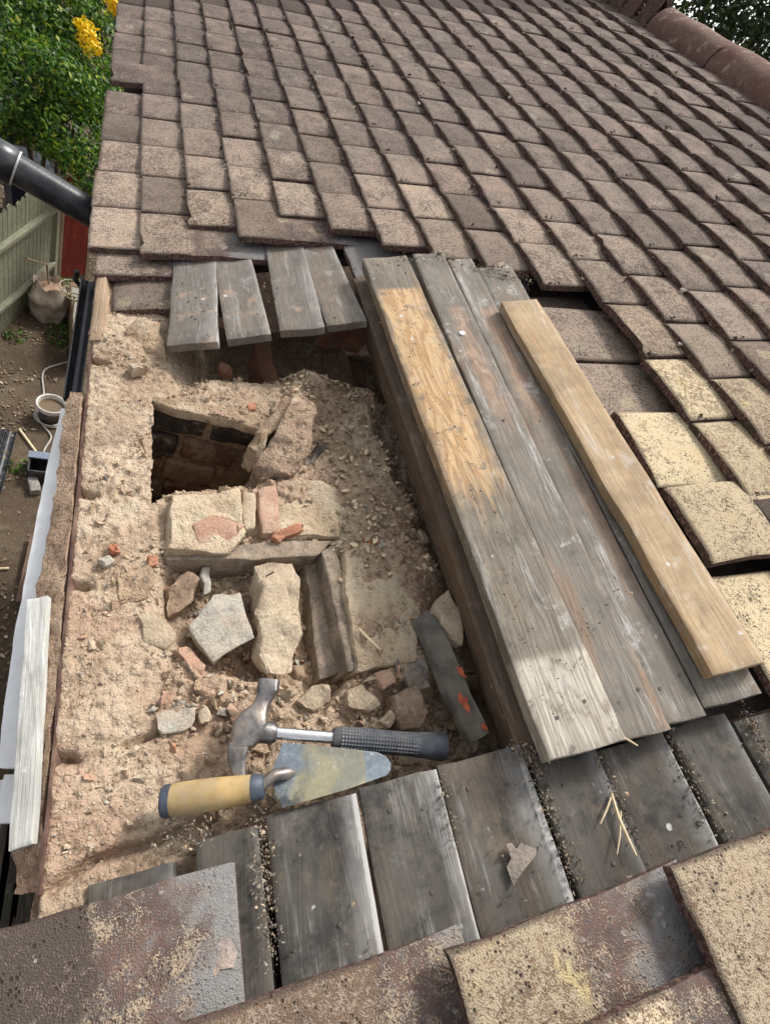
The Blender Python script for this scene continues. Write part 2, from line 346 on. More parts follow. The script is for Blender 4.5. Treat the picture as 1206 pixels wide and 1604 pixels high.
# ---- tiles
GA, TW, TL, TT = 0.1013, 0.165, 0.265, 0.0145
TILT = math.degrees(math.atan(TT / GA))
def tile_mesh(seed, camber=.0042, L=TL, W=TW - .0045, t=TT, chip=0, rough_edge=.0016, lcam=.0015):
    r = np.random.default_rng(seed)
    xs = np.array([0, .003, .012, .04, .075, .11, .16, .21, L - .004, L]); xs[-2:] = [L - .004, L]
    ys = np.concatenate([[-W / 2, -W / 2 + .003, -W / 2 + .012], np.linspace(-W / 2 + .03, W / 2 - .03, 5), [W / 2 - .012, W / 2 - .003, W / 2]])
    nx, ny = len(xs), len(ys)
    X, Y = np.meshgrid(xs, ys, indexing='ij'); X = X.copy(); Y = Y.copy()
    sd = int(r.integers(1, 999))
    ex = (fbm(ys, ys * 0 + seed, 60, 3, sd) * rough_edge * 2.2)
    w = np.clip(1 - X / .03, 0, 1); X += w * ex[None, :]
    ey = fbm(xs, xs * 0 + seed * 1.7, 60, 3, sd + 5) * rough_edge * 2
    w = np.clip(1 - (Y + W / 2) / .03, 0, 1); Y += w * ey[:, None]
    ey = fbm(xs, xs * 0 + seed * 2.3, 60, 3, sd + 9) * rough_edge * 2
    w = np.clip(1 - (W / 2 - Y) / .03, 0, 1); Y += w * ey[:, None]
    for k in range(chip):     # broken corners / bitten edges
        cyv = r.uniform(-W / 2, W / 2); d = np.abs(Y - cyv); amp = r.uniform(.006, .016)
        X += np.clip(1 - d / .022, 0, 1) * np.clip(1 - X / .04, 0, 1) * amp
    Z = -camber * (2 * Y / W) ** 2 + lcam * np.sin(math.pi * X / L) + fbm(X, Y, 35, 2, sd + 3) * .0018
    di = np.minimum(np.minimum(X - X.min(), L - X), W / 2 - np.abs(Y))
    Zt = Z - np.clip(1 - di / .004, 0, 1) * .0022
    top = np.stack([X, Y, Zt], -1).reshape(-1, 3); bot = np.stack([X, Y, Z - t], -1).reshape(-1, 3)
    V = np.concatenate([top, bot]); F, fm = [], []
    N = nx * ny
    for i in range(nx - 1):
        for j in range(ny - 1):
            a, bq, c, d = i * ny + j, (i + 1) * ny + j, (i + 1) * ny + j + 1, i * ny + j + 1
            F.append((a, bq, c, d)); fm.append(0)
            F.append((N + a, N + d, N + c, N + bq)); fm.append(1)
    per = [i * ny for i in range(nx)] + [(nx - 1) * ny + j for j in range(1, ny)] + [i * ny + ny - 1 for i in range(nx - 2, -1, -1)] + [j for j in range(ny - 2, 0, -1)]
    for k in range(len(per)):
        a, bq = per[k], per[(k + 1) % len(per)]
        F.append((bq, a, N + a, N + bq)); fm.append(1)
    return mesh_np("roof_tile", V, F, [MT, MTE], 50, fm)
TILES = [tile_mesh(s, camber=[.0035, .005, .0025, .006, .004, .003][s % 6]) for s in range(8)]
TCHIP = [tile_mesh(50 + s, chip=2, rough_edge=.0028) for s in range(3)]

tiles = []          # (visible size, function to make)
def tile_at(s, y, n=0.0, tint=0.0, cover=.5, yaw=0.0, tilt=None, roll=0.0, me=None, label=None, wear=.5):
    M = RM @ T(s, y, n) @ RZ(yaw) @ RY(TILT if tilt is None else tilt) @ RX(roll)
    o = put("roof_tile", me or rng.choice(TILES), roof, M)
    o["tint"] = float(tint); o["cover"] = float(cover); o["wear"] = float(wear)
    if label: o["label"] = label
    return o
# near edge of one joint in each course (y of a joint), the rest at multiples of the tile width
JO = {0: .230, 1: .032, 2: .1286, 3: .0657, 4: .150, 5: .074, 6: .162, 7: .103, 8: .044, 9: -.0297, 10: -.1063, 11: -.0135, 12: .0761}
# nearest tile edge of each course at the stripped edge
CUT = {0: .06, 1: .03, 2: .12, 3: .06, 4: .14, 5: .06, 6: -.02, 7: -.08, 8: -.15, 9: -.23}
cam_roof = Vector((0.3140, -1.0633, 0.6103))
CM = cam_o.matrix_world.inverted()
def in_view(s, y, margin=.0):
    q = CM @ (RM @ Vector((s, y, 0)))
    if q.z > -.05: return False
    u, v = q.x / -q.z * 800, q.y / -q.z * 800
    return abs(u) < 603 + margin and abs(v) < 802 + margin
field = []
n_obj = 0
tr = random.Random(3)
far_tiles = []
for c in range(0, 22):
    off = JO.get(c, (c * .0931 + .021) % TW)
    k0 = int(math.floor((-1.95 - off) / TW)); k1 = int(math.ceil((Y1 - off) / TW))
    for k in range(k0, k1):
        y = off + k * TW                       # near edge
        if c in CUT and y < CUT[c] - .02: continue
        if c == 10 and -1.25 < y < -.98: continue
        yc = y + TW / 2
        s = c * GA + (tr.random() - .5) * .006
        n = (tr.random() - .5) * .003
        # yellowed, sand-faced tiles by the stripped edge at the right; greyer higher up and farther off
        d = math.hypot((s - .98) * 1.1, (yc + .72) * .8)
        tint = max(0, 1.1 - d / .34) + .58 * max(0, 1 - (yc + .05) / .95) * max(0, 1 - s / 1.7)
        tint = min(1, tint + (tr.random() - .5) * .14)
        if c == 0: s += .004
        if c == 0 and .85 < y <= .85 + TW: yc += .022; n += .012; s += .01
        bare = c in (1, 3) and y < CUT[c] + TW * .8
        far_tiles.append((s, yc, n, tint + (100 if bare else 0), (tr.random() - .5) * 1.6, (tr.random() - .5) * 1.4, tr.random(), c))
rear_list = []
for (s, yc, n, tint, yaw, roll, rr, c) in far_tiles:
    bare = tint > 50; tint -= 100 if bare else 0
    vis = in_view(s + .05, yc, 60)
    if vis and yc < 1.72: tile_at(s, yc, n, tint, .098 if bare else .5, yaw, None, roll, TCHIP[int(rr * 30) % 3] if rr > .9 else TILES[int(rr * 800) % 8], wear=.5 + .3 * tint + .25 * (rr - .5)); n_obj += 1
    else: rear_list.append((s, yc, n, yaw, roll, int(rr * 800) % 8))
# those the picture hardly shows: one part
V, F, FM, base = [], [], [], 0
for (s, yc, n, yaw, roll, k) in rear_list:
    me = TILES[k]; A = np.array([v.co[:] for v in me.vertices])
    Mx = np.array(T(s, yc, n) @ RZ(yaw) @ RY(TILT) @ RX(roll)); A = A @ Mx[:3, :3].T + Mx[:3, 3]
    V.append(A); F += [tuple(base + i for i in p.vertices) for p in me.polygons]; FM += [p.material_index for p in me.polygons]; base += len(A)
if V:
    o = put("tile_field", mesh_np("tile_field", np.concatenate(V), F, [MT, MTE], 50, FM), roof); o["kind"] = "stuff"; o["tint"] = .05; o["cover"] = 9.0; o["wear"] = .5
for o in roof.children:
    if o["cover"] == .5: o["cover"] = 9.0

# tiles of the stripped edge whose covered heads are laid bare
tile_at(.012, .078, -.020, .25, .075, 0, TILT * .9, label="broken eaves tile with lime-stained head")
tile_at(.535, .03, -.040, .1, -1., 2, 3); tile_at(.66, -.05, -.042, .1, -1., 1, 3)
# slipped tiles beside the pale batten, and the yellow ones below them
tile_at(.868, -.322, -.012, .22, 9, -2.2, 8.5, 1.0, TILES[1])
tile_at(.775, -.235, -.040, .15, 9, -1.0, 5, 0, TILES[0]); tile_at(.80, -.40, -.045, .15, 9, -1.0, 5, 0, TILES[3])
tile_at(.866, -.488, -.018, .38, 9, -2.0, 8.5, .6, TILES[4])
CURL = tile_mesh(77, camber=.003, W=.135, lcam=.010)
tile_at(.880, -.640, .001, .95, 9, -2.5, 8.6, 1.0, TILES[5])
tile_at(.880, -.790, .005, .92, 9, -2.6, 8.0, -2.5, CURL, wear=.6)
tile_at(.872, -.952, -.012, 1.0, 9, -1.6, 8, 0, TILES[2])
tile_at(.880, -1.12, -.012, .9, 9, -1.6, 8, 0, TILES[3])

# ---- tiles nearest the camera
tile_at(-.062, -1.132, -.004, .05, .135, .3, 6.0, 0, TCHIP[0], wear=1.25)
tile_at(-.060, -1.300, .0, .1, .2, 0, 6.0)
tile_at(.150, -1.238, .0, .62, .17, 0.5, 7, 0, TILES[0], wear=.95)
tile_at(.392, -1.246, .010, .85, .115, 1.5, 6.5, 0, TCHIP[1], wear=.75)
tile_at(.622, -1.236, .020, .80, .36, .5, 6.5, 0, TILES[6], wear=.7)
tile_at(.470, -1.318, .032, .75, .10, 1.5, 6.5, 0, TILES[3], wear=.8)
tile_at(.85, -1.225, .02, .5, 9, 0, 7)
tile_at(.16, -1.405, .0, .3, 9, 0, 7); tile_at(.39, -1.47, .01, .4, 9, 0, 7); tile_at(.62, -1.404, .02, .4, 9, 0, 7)

# ---- ridge tiles
M_ridge = m_rock("ridge_clay", (.22, .11, .09), (.26, .165, .135), (.10, .08, .07), dust=0)
def ridge_mesh(L, r=.088, t=.015, seed=0, a0=-18, a1=198):
    V, F = [], []; na, nl = 18, 8
    for j in range(nl + 1):
        for rad in (r, r - t):
            for i in range(na + 1):
                a = math.radians(a0 + (a1 - a0) * i / na); y = L * j / nl
                q = rad + mnoise.noise(Vector((i * .4, y * 12, seed))) * .005 + mnoise.noise(Vector((i * 1.1, y * 40, seed))) * .003
                V.append((q * math.cos(a), y, q * math.sin(a) * .95))
    k = na + 1
    for j in range(nl):
        for i in range(na):
            a = j * 2 * k + i; F.append((a, a + 2 * k, a + 2 * k + 1, a + 1))
            bq = a + k; F.append((bq, bq + 1, bq + 2 * k + 1, bq + 2 * k))
        for e in (0, na):
            a = j * 2 * k + e; F.append((a, a + k, a + 3 * k, a + 2 * k))
    for j in (0, nl):
        for i in range(na):
            a = j * 2 * k + i; F.append((a, a + 1, a + k + 1, a + k))
    return mesh_np("ridge_tile", V, F, [M_ridge], 50)
RTM = [ridge_mesh(.44, seed=i) for i in range(2)]
y = -.75; i = 0
while y < 1.35:
    put("ridge_tile", RTM[i % 2], roof, RM @ T(RIDGE_S - .008, y, -.028 + .003 * (i % 2)) @ RY(math.degrees(PITCH) * .35)); y += .452; i += 1
RIDGE_END = y
# mortar bedding along the ridge foot
bmv = bmesh.new()
for i in range(130):
    yy = -.75 + i * (RIDGE_END + .75) / 130 + rng.uniform(-.008, .008)
    r0 = bmesh.ops.create_icosphere(bmv, subdivisions=1, radius=1.0)
    sz = rng.uniform(.008, .018)
    for v in r0['verts']: v.co = Vector((RIDGE_S - .088 + rng.uniform(-.006, .008), yy, -.025)) + v.co * sz * rng.uniform(.7, 1.2)
o = put("ridge_mortar", bm_mesh("ridge_mortar", bmv, [M_ledge], 40), roof); o["kind"] = "stuff"
# angled hip tiles standing past the end of the ridge run
def angle_tile(seed):
    bm = bmesh.new(); r = random.Random(seed)
    pts = [(-.095, -.085), (-.085, -.09), (0, .055), (.085, -.09), (.095, -.085), (.012, .075), (-.012, .075)]
    vs = [[bm.verts.new((x + r.uniform(-.004, .004), yy, z + r.uniform(-.004, .004))) for x, z in pts] for yy in (0, .085)]
    k = len(pts)
    for i in range(k): bm.faces.new((vs[0][i], vs[0][(i + 1) % k], vs[1][(i + 1) % k], vs[1][i]))
    bm.faces.new(vs[0][::-1]); bm.faces.new(vs[1])
    bmesh.ops.recalc_face_normals(bm, faces=bm.faces[:])
    return bm_mesh("hip_tile", bm, [MTE])
for i in range(7):
    put("hip_tile", angle_tile(i), roof, RM @ T(RIDGE_S - .02, RIDGE_END + .015 + i * .115, .02) @ RX(rng.uniform(-6, 8)))

# ------------------------------------------------------------------ sarking boards (parts of the roof)
def board_mesh(name, w, l, t, mat, seed=0, split=0.0, ny=24, cup=.0012, endn=.0009, taper=0.0):
    """board: x across, y along from 0 to l, top at z=0"""
    r = np.random.default_rng(seed)
    xs = np.array([-w / 2, -w / 2 + .0018, -w / 2 + .008, -w / 4, 0, w / 4, w / 2 - .008, w / 2 - .0018, w / 2]); ys = np.linspace(0, l, ny + 1)
    ys = np.concatenate([[0, .002], ys[1:-1], [l - .002, l]])
    X, Y = np.meshgrid(xs, ys, indexing='ij'); X, Y = X.copy(), Y.copy(); nx, nyy = len(xs), len(ys)
    en0 = fbm(xs * 1.0, xs * 0 + seed * 3.1, 45, 3, seed) * endn * 2; en1 = fbm(xs, xs * 0 + seed * 1.3 + 9, 45, 3, seed + 4) * endn * 2
    Y += np.clip(1 - Y / .03, 0, 1) * en0[:, None]; Y += np.clip(1 - (l - Y) / .03, 0, 1) * en1[:, None]
    ed = fbm(ys, ys * 0 + seed * .7, 14, 3, seed + 2) * .0022
    X += np.where(X > 0, 1, -1) * np.clip((np.abs(X) - w / 2 + .02) / .02, 0, 1) * ed[None, :]
    X *= 1 - taper * Y / l
    Z = cup * (2 * X / w) ** 2 + fbm(X * 6, Y, 5, 3, seed + 8) * .0022
    di = np.minimum(w / 2 - np.abs(X), np.minimum(Y, l - Y)); Zt = Z - np.clip(1 - di / .0025, 0, 1) * .0016
    top = np.stack([X, Y, Zt], -1).reshape(-1, 3); bot = np.stack([X, Y, Z - t], -1).reshape(-1, 3)
    V = np.concatenate([top, bot]); N = nx * nyy; F = []
    for i in range(nx - 1):
        for j in range(nyy - 1):
            a, bq, c, d = i * nyy + j, (i + 1) * nyy + j, (i + 1) * nyy + j + 1, i * nyy + j + 1
            F.append((a, bq, c, d)); F.append((N + a, N + d, N + c, N + bq))
    per = [i * nyy for i in range(nx)] + [(nx - 1) * nyy + j for j in range(1, nyy)] + [i * nyy + nyy - 1 for i in range(nx - 2, -1, -1)] + [j for j in range(nyy - 2, 0, -1)]
    for k in range(len(per)):
        a, bq = per[k], per[(k + 1) % len(per)]; F.append((bq, a, N + a, N + bq))
    return mesh_np(name, V, F, [mat], 45)
# boards left at the near side; far ends at y = -1.03, running back under the nearest tiles
near = [(.058, .140, -.052, -1.035), (.163, .228, -.046, -1.022), (.231, .329, -.040, -1.017), (.333, .425, -.038, -1.014), (.429, .533, -.040, -1.013), (.541, .621, -.036, -1.036), (.624, .716, -.038, -1.040), (.720, .800, -.037, -1.038), (.812, .90, -.04, -1.05)]
for i, (s0, s1, n, ye) in enumerate(near):
    w = s1 - s0
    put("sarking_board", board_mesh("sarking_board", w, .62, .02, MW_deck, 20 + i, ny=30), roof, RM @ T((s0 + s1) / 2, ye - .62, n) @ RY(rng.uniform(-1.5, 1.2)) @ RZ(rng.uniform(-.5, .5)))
# stubs sticking out from under the tiles at the far side
stubs = [((0.1452, -0.2255, -0.0350), (0.2362, -0.2363, -0.0350), MW_stub, 1.), ((0.2519, -0.2276, -0.0350), (0.3358, -0.2219, -0.0350), MW_stub, 0), ((0.3516, -0.2224, -0.0350), (0.4414, -0.2187, -0.0350), MW_stub, -2.0), ((0.4439, -0.2190, -0.0350), (0.5272, -0.2076, -0.0350), MW_stub, -1.5)]
for i, (a, c, m, yaw) in enumerate(stubs):
    w = c[0] - a[0] - (.002 if i < 2 else .004)
    put("sarking_board", board_mesh("sarking_board", w, .5, .017, m, 40 + i), roof, RM @ T((a[0] + c[0]) / 2, (a[1] + c[1]) / 2, -.033 - .003 * (i % 2)) @ RZ(yaw + math.degrees(math.atan2(c[1] - a[1], w)) * .6) @ RX(-.6))
put("sarking_board", board_mesh("sarking_board", .095, .40, .017, MW_stub, 47), roof, RM @ T(.62, -.07, -.052))
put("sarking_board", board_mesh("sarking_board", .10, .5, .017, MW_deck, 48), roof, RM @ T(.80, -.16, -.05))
# sandy eaves tile laid lengthwise beside the stubs
tile_at(.040, -.015, -.045, .3, 9, 0, 3, 0, tile_mesh(90, L=.092, W=.14, t=.03), label="short sandy brown tile beside the board stubs")

# ------------------------------------------------------------------ loose planks over the stripped area
def plank(name, a, c, far_a, far_c, n, t, m, label, seed, group=None, cup=.001, roll=0):
    """corners in the roof frame: near left, near right, far left, far right"""
    w = ((c[0] - a[0]) + (far_c[0] - far_a[0])) / 2; ym = (a[1] + c[1]) / 2; yf = (far_a[1] + far_c[1]) / 2
    cx0, cx1 = (a[0] + c[0]) / 2, (far_a[0] + far_c[0]) / 2
    o = put(name, board_mesh(name, w, yf - ym, t, m, seed, ny=60, cup=cup), None, RM @ T(cx0, ym, n) @ RZ(math.degrees(math.atan2(cx0 - cx1, yf - ym))) @ RY(roll))
    # recentre so that grain masks work from the middle
    return tag(o, label, "plank", group)
def centre_y(o):
    me = o.data; l = max(v.co.y for v in me.vertices) / 2
    for v in me.vertices: v.co.y -= l
    o.matrix_basis = o.matrix_basis @ T(0, l, 0); me.update(); WORLD[o.name] = o.matrix_basis.copy()
pl = [plank("wooden_plank", (0.5480, -1.0384, 0.0040), (0.6394, -1.0395, 0.0040), (0.5455, -0.0566, 0.0040), (0.6463, -0.0622, 0.0040), .004, .028, MW_sheath, "thick grey plank with a bare orange stretch beside the rubble", 61),
      plank("wooden_plank", (0.6427, -1.0417, 0.0000), (0.6955, -1.0378, 0.0000), (0.6538, -0.0465, 0.0000), (0.7353, -0.0568, 0.0000), .0, .02, MW_grey, "grey streaked plank with a white spot, second from the rubble", 62),
      plank("wooden_plank", (0.6971, -1.0378, -0.0020), (0.7566, -1.0332, -0.0020), (0.7344, -0.0631, -0.0020), (0.7835, -0.0938, -0.0020), -.002, .02, MW_grey, "narrow grey plank, third from the rubble", 63),
      plank("wooden_plank", (0.7592, -1.0319, -0.0040), (0.8386, -1.0262, -0.0040), (0.7857, -0.0908, -0.0040), (0.8651, -0.1372, -0.0040), -.004, .02, MW_grey2, "grey plank partly under the pale batten", 64),
      plank("wooden_batten", (0.7749, -1.0003, 0.0220), (0.8433, -0.9974, 0.0220), (0.7762, -0.2641, 0.0220), (0.8543, -0.2712, 0.0220), .020, .020, MW_pale, "pale yellow sawn batten lying on the grey planks beside the tiles", 65)]
for o in pl: centre_y(o)
pl[4]["category"] = "batten"
# trimmer beam below the planks
o = put("trimmer_beam", board_mesh("trimmer_beam", .05, .98, .10, MW_brown, 70, ny=50), None, RM @ T(.556, -1.035, -.040) @ RY(-6)); centre_y(o)
tag(o, "rough brown timber beam under the left edge of the planks", "beam")

# ------------------------------------------------------------------ chimney base: mortar bed, bricks, ledges
chim = empty("chimney_base", RM @ T(.3, -.55, -.25))
tag(chim, "broken brick chimney base filled with mortar and dust", "chimney")
UP = (RM.inverted().to_3x3() @ Vector((0, 0, 1)))          # world up in the roof frame
def nb(s): return -.045 - .23 * s
HOLE = [(0.1101, -0.3327, -0.0703), (0.2034, -0.3566, -0.0918), (0.3051, -0.3913, -0.1152), (0.3062, -0.4949, -0.1154), (0.2560, -0.5303, -0.1039), (0.1356, -0.5324, -0.0762), (0.1102, -0.5540, -0.0704)]
PIT = [(0.1071, -0.6796, -0.0696), (0.1288, -0.6475, -0.0746), (0.3750, -0.6397, -0.1312), (0.3802, -0.8565, -0.1324), (0.3125, -0.9117, -0.1169), (0.2561, -0.8638, -0.1039), (0.1625, -0.8359, -0.0824), (0.1104, -0.7670, -0.0704)]
BLOCK = [(0.2665, -0.5278, -0.1063), (0.3881, -0.4342, -0.1343), (0.5683, -0.4317, -0.1757), (0.5468, -0.7206, -0.1708), (0.4615, -0.8562, -0.1512), (0.3610, -0.8582, -0.1280), (0.3762, -0.6448, -0.1315)]
def inside(poly, X, Y):
    ins = np.zeros(X.shape, bool); k = len(poly)
    for i in range(k):
        x0, y0 = poly[i][:2]; x1, y1 = poly[(i + 1) % k][:2]
        cond = ((y0 > Y) != (y1 > Y)) & (X < (x1 - x0) * (Y - y0) / (y1 - y0 + 1e-12) + x0)
        ins ^= cond
    return ins
def dist(poly, X, Y, closed=True):
    d = np.full(X.shape, 9.0); k = len(poly)
    for i in range(k if closed else k - 1):
        x0, y0 = poly[i][:2]; x1, y1 = poly[(i + 1) % k][:2]
        dx, dy = x1 - x0, y1 - y0; t = np.clip(((X - x0) * dx + (Y - y0) * dy) / (dx * dx + dy * dy + 1e-12), 0, 1)
        d = np.minimum(d, np.hypot(X - x0 - t * dx, Y - y0 - t * dy))
    return d
def sm(x): x = np.clip(x, 0, 1); return x * x * (3 - 2 * x)
CRACK = [(0.0771, -0.9058, -0.0627), (0.0936, -0.9019, -0.0665), (0.1174, -0.8962, -0.0720), (0.1258, -0.8933, -0.0739)]
CRACK2 = [(0.0164, -1.0301, -0.0488), (0.0511, -1.0142, -0.0568), (0.1044, -1.0109, -0.0690), (0.1691, -1.0032, -0.0839)]
def voro(X, Y, f, seed):
    x, y = X * f, Y * f; ix, iy = np.floor(x), np.floor(y)
    f1 = np.full(X.shape, 9.0); f2 = np.full(X.shape, 9.0); val = np.zeros(X.shape)
    for a in (-1, 0, 1):
        for b_ in (-1, 0, 1):
            cx, cy = ix + a, iy + b_
            px, py = cx + _hash(cx, cy, seed), cy + _hash(cx, cy, seed + 7)
            d = np.hypot(x - px, y - py); w = _hash(cx, cy, seed + 13); nw = d < f1
            f2 = np.where(nw, f1, np.minimum(f2, d)); val = np.where(nw, w, val); f1 = np.where(nw, d, f1)
    return val - .5, (f2 - f1)
def bed_height(X, Y, detail=True):
    h = nb(X)
    k = .45 + .55 * sm((X - .08) / .08)
    h = h + fbm(X, Y, 9, 3, 1) * .010 * k + fbm(X, Y, 30, 3, 5) * .008 * k
    if detail: 
        wxx, wyy = X + fbm(X, Y, 35, 2, 61) * .018, Y + fbm(X, Y, 35, 2, 67) * .018
        kk = sm((X - .085) / .06); zone = sm((fbm(X, Y, 7, 2, 21) + .12 + .25 * (k - .45)) / .25) * (.22 + .78 * kk)
        v1, e1 = voro(wxx, wyy, 24, 3); v2, e2 = voro(wxx, wyy, 62, 5); v3, e3 = voro(wxx, wyy, 150, 8)
        h = h + zone * (v1 * .012 * sm(e1 / .25) + v2 * .009 * sm(e2 / .3) - .004 * np.exp(-(e1 / .07) ** 2))
        h = h + (.35 + .65 * sm((fbm(X, Y, 16, 2, 33) + .1) / .2)) * v3 * .0045 * (.5 + .5 * kk) * sm(e3 / .35) + fbm(X, Y, 120, 3, 9, .6) * .0028
    # stone pit
    ip = inside(PIT, X, Y); dp = dist(PIT, X, Y)
    h = h - np.where(ip, .054 * sm(dp / .022), 0)
    # raised block right of the pit
    ib = inside(BLOCK, X, Y); db = dist(BLOCK, X, Y)
    h = h + np.where(ib, .010 * sm(db / .02), 0)
    # rubble hollow at the near right
    h = h - .035 * sm((X - .37) / .05) * sm((-.87 - Y) / .04)
    # gap beside the beam
    h = h - .05 * sm((X - (.515 + .03 * fbm(X * 0, Y, 14, 2, 44))) / .03) * sm((Y + 1.1) / .2)
    # far cavity under the stubs, deeper to the right, with a mound in it
    h = h - .145 * sm((Y + .27 + .10 * sm((.22 - X) / .12)) / .10) * sm((X - .13) / .10)
    h = h + .085 * np.exp(-(((X - .40) / .055) ** 2 + ((Y + .19) / .06) ** 2))
    # loose heap at the top left of the bed
    h = h + .012 * np.exp(-(((X - .07) / .06) ** 2 + ((Y + .2) / .07) ** 2))
    # outer lip falls away at the eaves
    h = h - .02 * sm((.012 - X) / .012)
    for cr, wd, dp_ in ((CRACK, .0035, .016), (CRACK2, .005, .02)):
        h = h - dp_ * np.exp(-(dist(cr, X, Y, False) / wd) ** 2)
    # notches where rafter feet meet the eaves strip
    for yy in (-.235, -.53, -.685, -.905):
        h = h - .02 * np.exp(-((X - .018) / .016) ** 2 - ((Y - yy + .3 * (X - .01)) / .006) ** 2)
    return h
gx = np.arange(-.004, .62, .0026); gy = np.arange(-1.075, .09, .0026)
GX, GY = np.meshgrid(gx, gy, indexing='ij')
GX = GX + fbm(GX, GY, 150, 2, 71) * .0016; GY = GY + fbm(GX, GY, 150, 2, 91) * .0016
Hh = bed_height(GX, GY)
ih = inside(HOLE, GX + fbm(GX, GY, 40, 2, 3) * .004, GY + fbm(GX, GY, 40, 2, 6) * .004)
Vb = np.stack([GX, GY, Hh], -1).reshape(-1, 3)
nxb, nyb = GX.shape
idx = np.arange(nxb * nyb).reshape(nxb, nyb)
q = np.stack([idx[:-1, :-1], idx[1:, :-1], idx[1:, 1:], idx[:-1, 1:]], -1).reshape(-1, 4)
keep = ~(ih[:-1, :-1] | ih[1:, :-1] | ih[1:, 1:] | ih[:-1, 1:]).reshape(-1)
q = q[keep]
me = bpy.data.meshes.new("mortar_bed")
me.vertices.add(len(Vb)); me.vertices.foreach_set("co", Vb.astype(np.float32).ravel())
me.loops.add(q.size); me.loops.foreach_set("vertex_index", q.astype(np.int32).ravel())
me.polygons.add(len(q)); me.polygons.foreach_set("loop_start", np.arange(0, q.size, 4, dtype=np.int32))
me.update(calc_edges=True); me.validate(); me.materials.append(MD); smooth_me(me, 180)
put("mortar_bed", me, chim, RM)

def brick_mesh(name, l, d, h, mat, seed, rough=.003, bev=.006, sub=3):
    """x length, y depth, z height, centred"""
    bm = bmesh.new(); bmesh.ops.create_cube(bm, size=1.0)
    for v in bm.verts: v.co = Vector((v.co.x * l, v.co.y * d, v.co.z * h))
    bmesh.ops.bevel(bm, geom=bm.edges[:], offset=bev, segments=2, affect='EDGES', profile=.6)
    bmesh.ops.triangulate(bm, faces=bm.faces[:])
    for _ in range(sub):
        es = [e for e in bm.edges if e.calc_length() > .012]
        if es: bmesh.ops.subdivide_edges(bm, edges=es, cuts=1); bmesh.ops.triangulate(bm, faces=bm.faces[:])
    o = Vector((seed * 3.7, seed * 1.3, 0))
    for v in bm.verts:
        n1 = mnoise.noise_vector(v.co * 38 + o); n2 = mnoise.noise_vector(v.co * 130 + o)
        v.co += n1 * rough * 1.2 + n2 * rough * .5
    return bm_mesh(name, bm, [mat], 60)
# the flue: vertical walls going down below the bed; bricks laid in courses along the far wall
RMi = RM.inverted()
hw = [RM @ Vector(v) for v in HOLE]
fw0 = hw[0]
wx = Vector((1, -.09, 0)).normalized(); wy = Vector((.09, 1, 0)).normalized()
top_z = fw0.z - .004
MWall = Matrix(((wx.x, wy.x, 0, fw0.x), (wx.y, wy.y, 0, fw0.y), (0, 0, 1, top_z), (0, 0, 0, 1)))
lay = [(0, [(.004, .094, MB_black), (.112, .09, MB_black)]), (1, [(-.04, .10, MB_black), (.07, .105, MB_red), (.186, .1, MB_brown)]),
       (2, [(-.06, .10, MB_red), (.05, .10, MB_brown), (.162, .1, MB_brown)]), (3, [(-.05, .1, MB_brown), (.06, .1, MB_red), (.17, .1, MB_brown)]), (4, [(-.07, .1, MB_brown), (.04, .1, MB_black), (.15, .1, MB_brown)])]
bs = 0
for c, row in lay:
    for (x, l, m) in row:
        bs += 1
        put("brick", brick_mesh("brick", l, .07, .056, m, bs, rough=.003), chim, MWall @ T(x + l / 2, .032 + .004 * (bs % 3), -.034 - c * .070) @ RZ(rng.uniform(-1.5, 1.5)))
# mortar behind the bricks and the other flue walls
bm = bmesh.new()
tops = [Vector((v.x, v.y, v.z + (-.002))) for v in hw]
cen = sum(tops, Vector()) / len(tops)
k = len(tops)
outer = []
for i, v in enumerate(tops):
    d = Vector((v.x - cen.x, v.y - cen.y, 0)); d.normalize()
    far_wall = i in (0, 1, 2)
    if far_wall:
        tt = (v.x - fw0.x) / wx.x; q_ = fw0 + wx * (tt + (.03 if i == 2 else -.03 if i == 0 else 0)) + wy * .012; outer.append(Vector((q_.x, q_.y, v.z - .004)))
    else: outer.append(v + d * .002)
ring0 = [bm.verts.new(v + Vector((0, 0, .0))) for v in outer]; ring1 = [bm.verts.new(Vector((v.x, v.y, top_z - .42))) for v in outer]
for i in range(k): bm.faces.new((ring0[i], ring1[i], ring1[(i + 1) % k], ring0[(i + 1) % k]))
bm.faces.new(ring1)
bmesh.ops.triangulate(bm, faces=bm.faces[:])
for _ in range(5):
    es = [e for e in bm.edges if e.calc_length() > .02]
    if es: bmesh.ops.subdivide_edges(bm, edges=es, cuts=1); bmesh.ops.triangulate(bm, faces=bm.faces[:])
for v in bm.verts:
    n1 = mnoise.noise_vector(v.co * 25); v.co += Vector((n1.x, n1.y, n1.z)) * .006 + mnoise.noise_vector(v.co * 80) * .003
put("flue_lining", bm_mesh("flue_lining", bm, [M_mortar], 60), chim, I4)

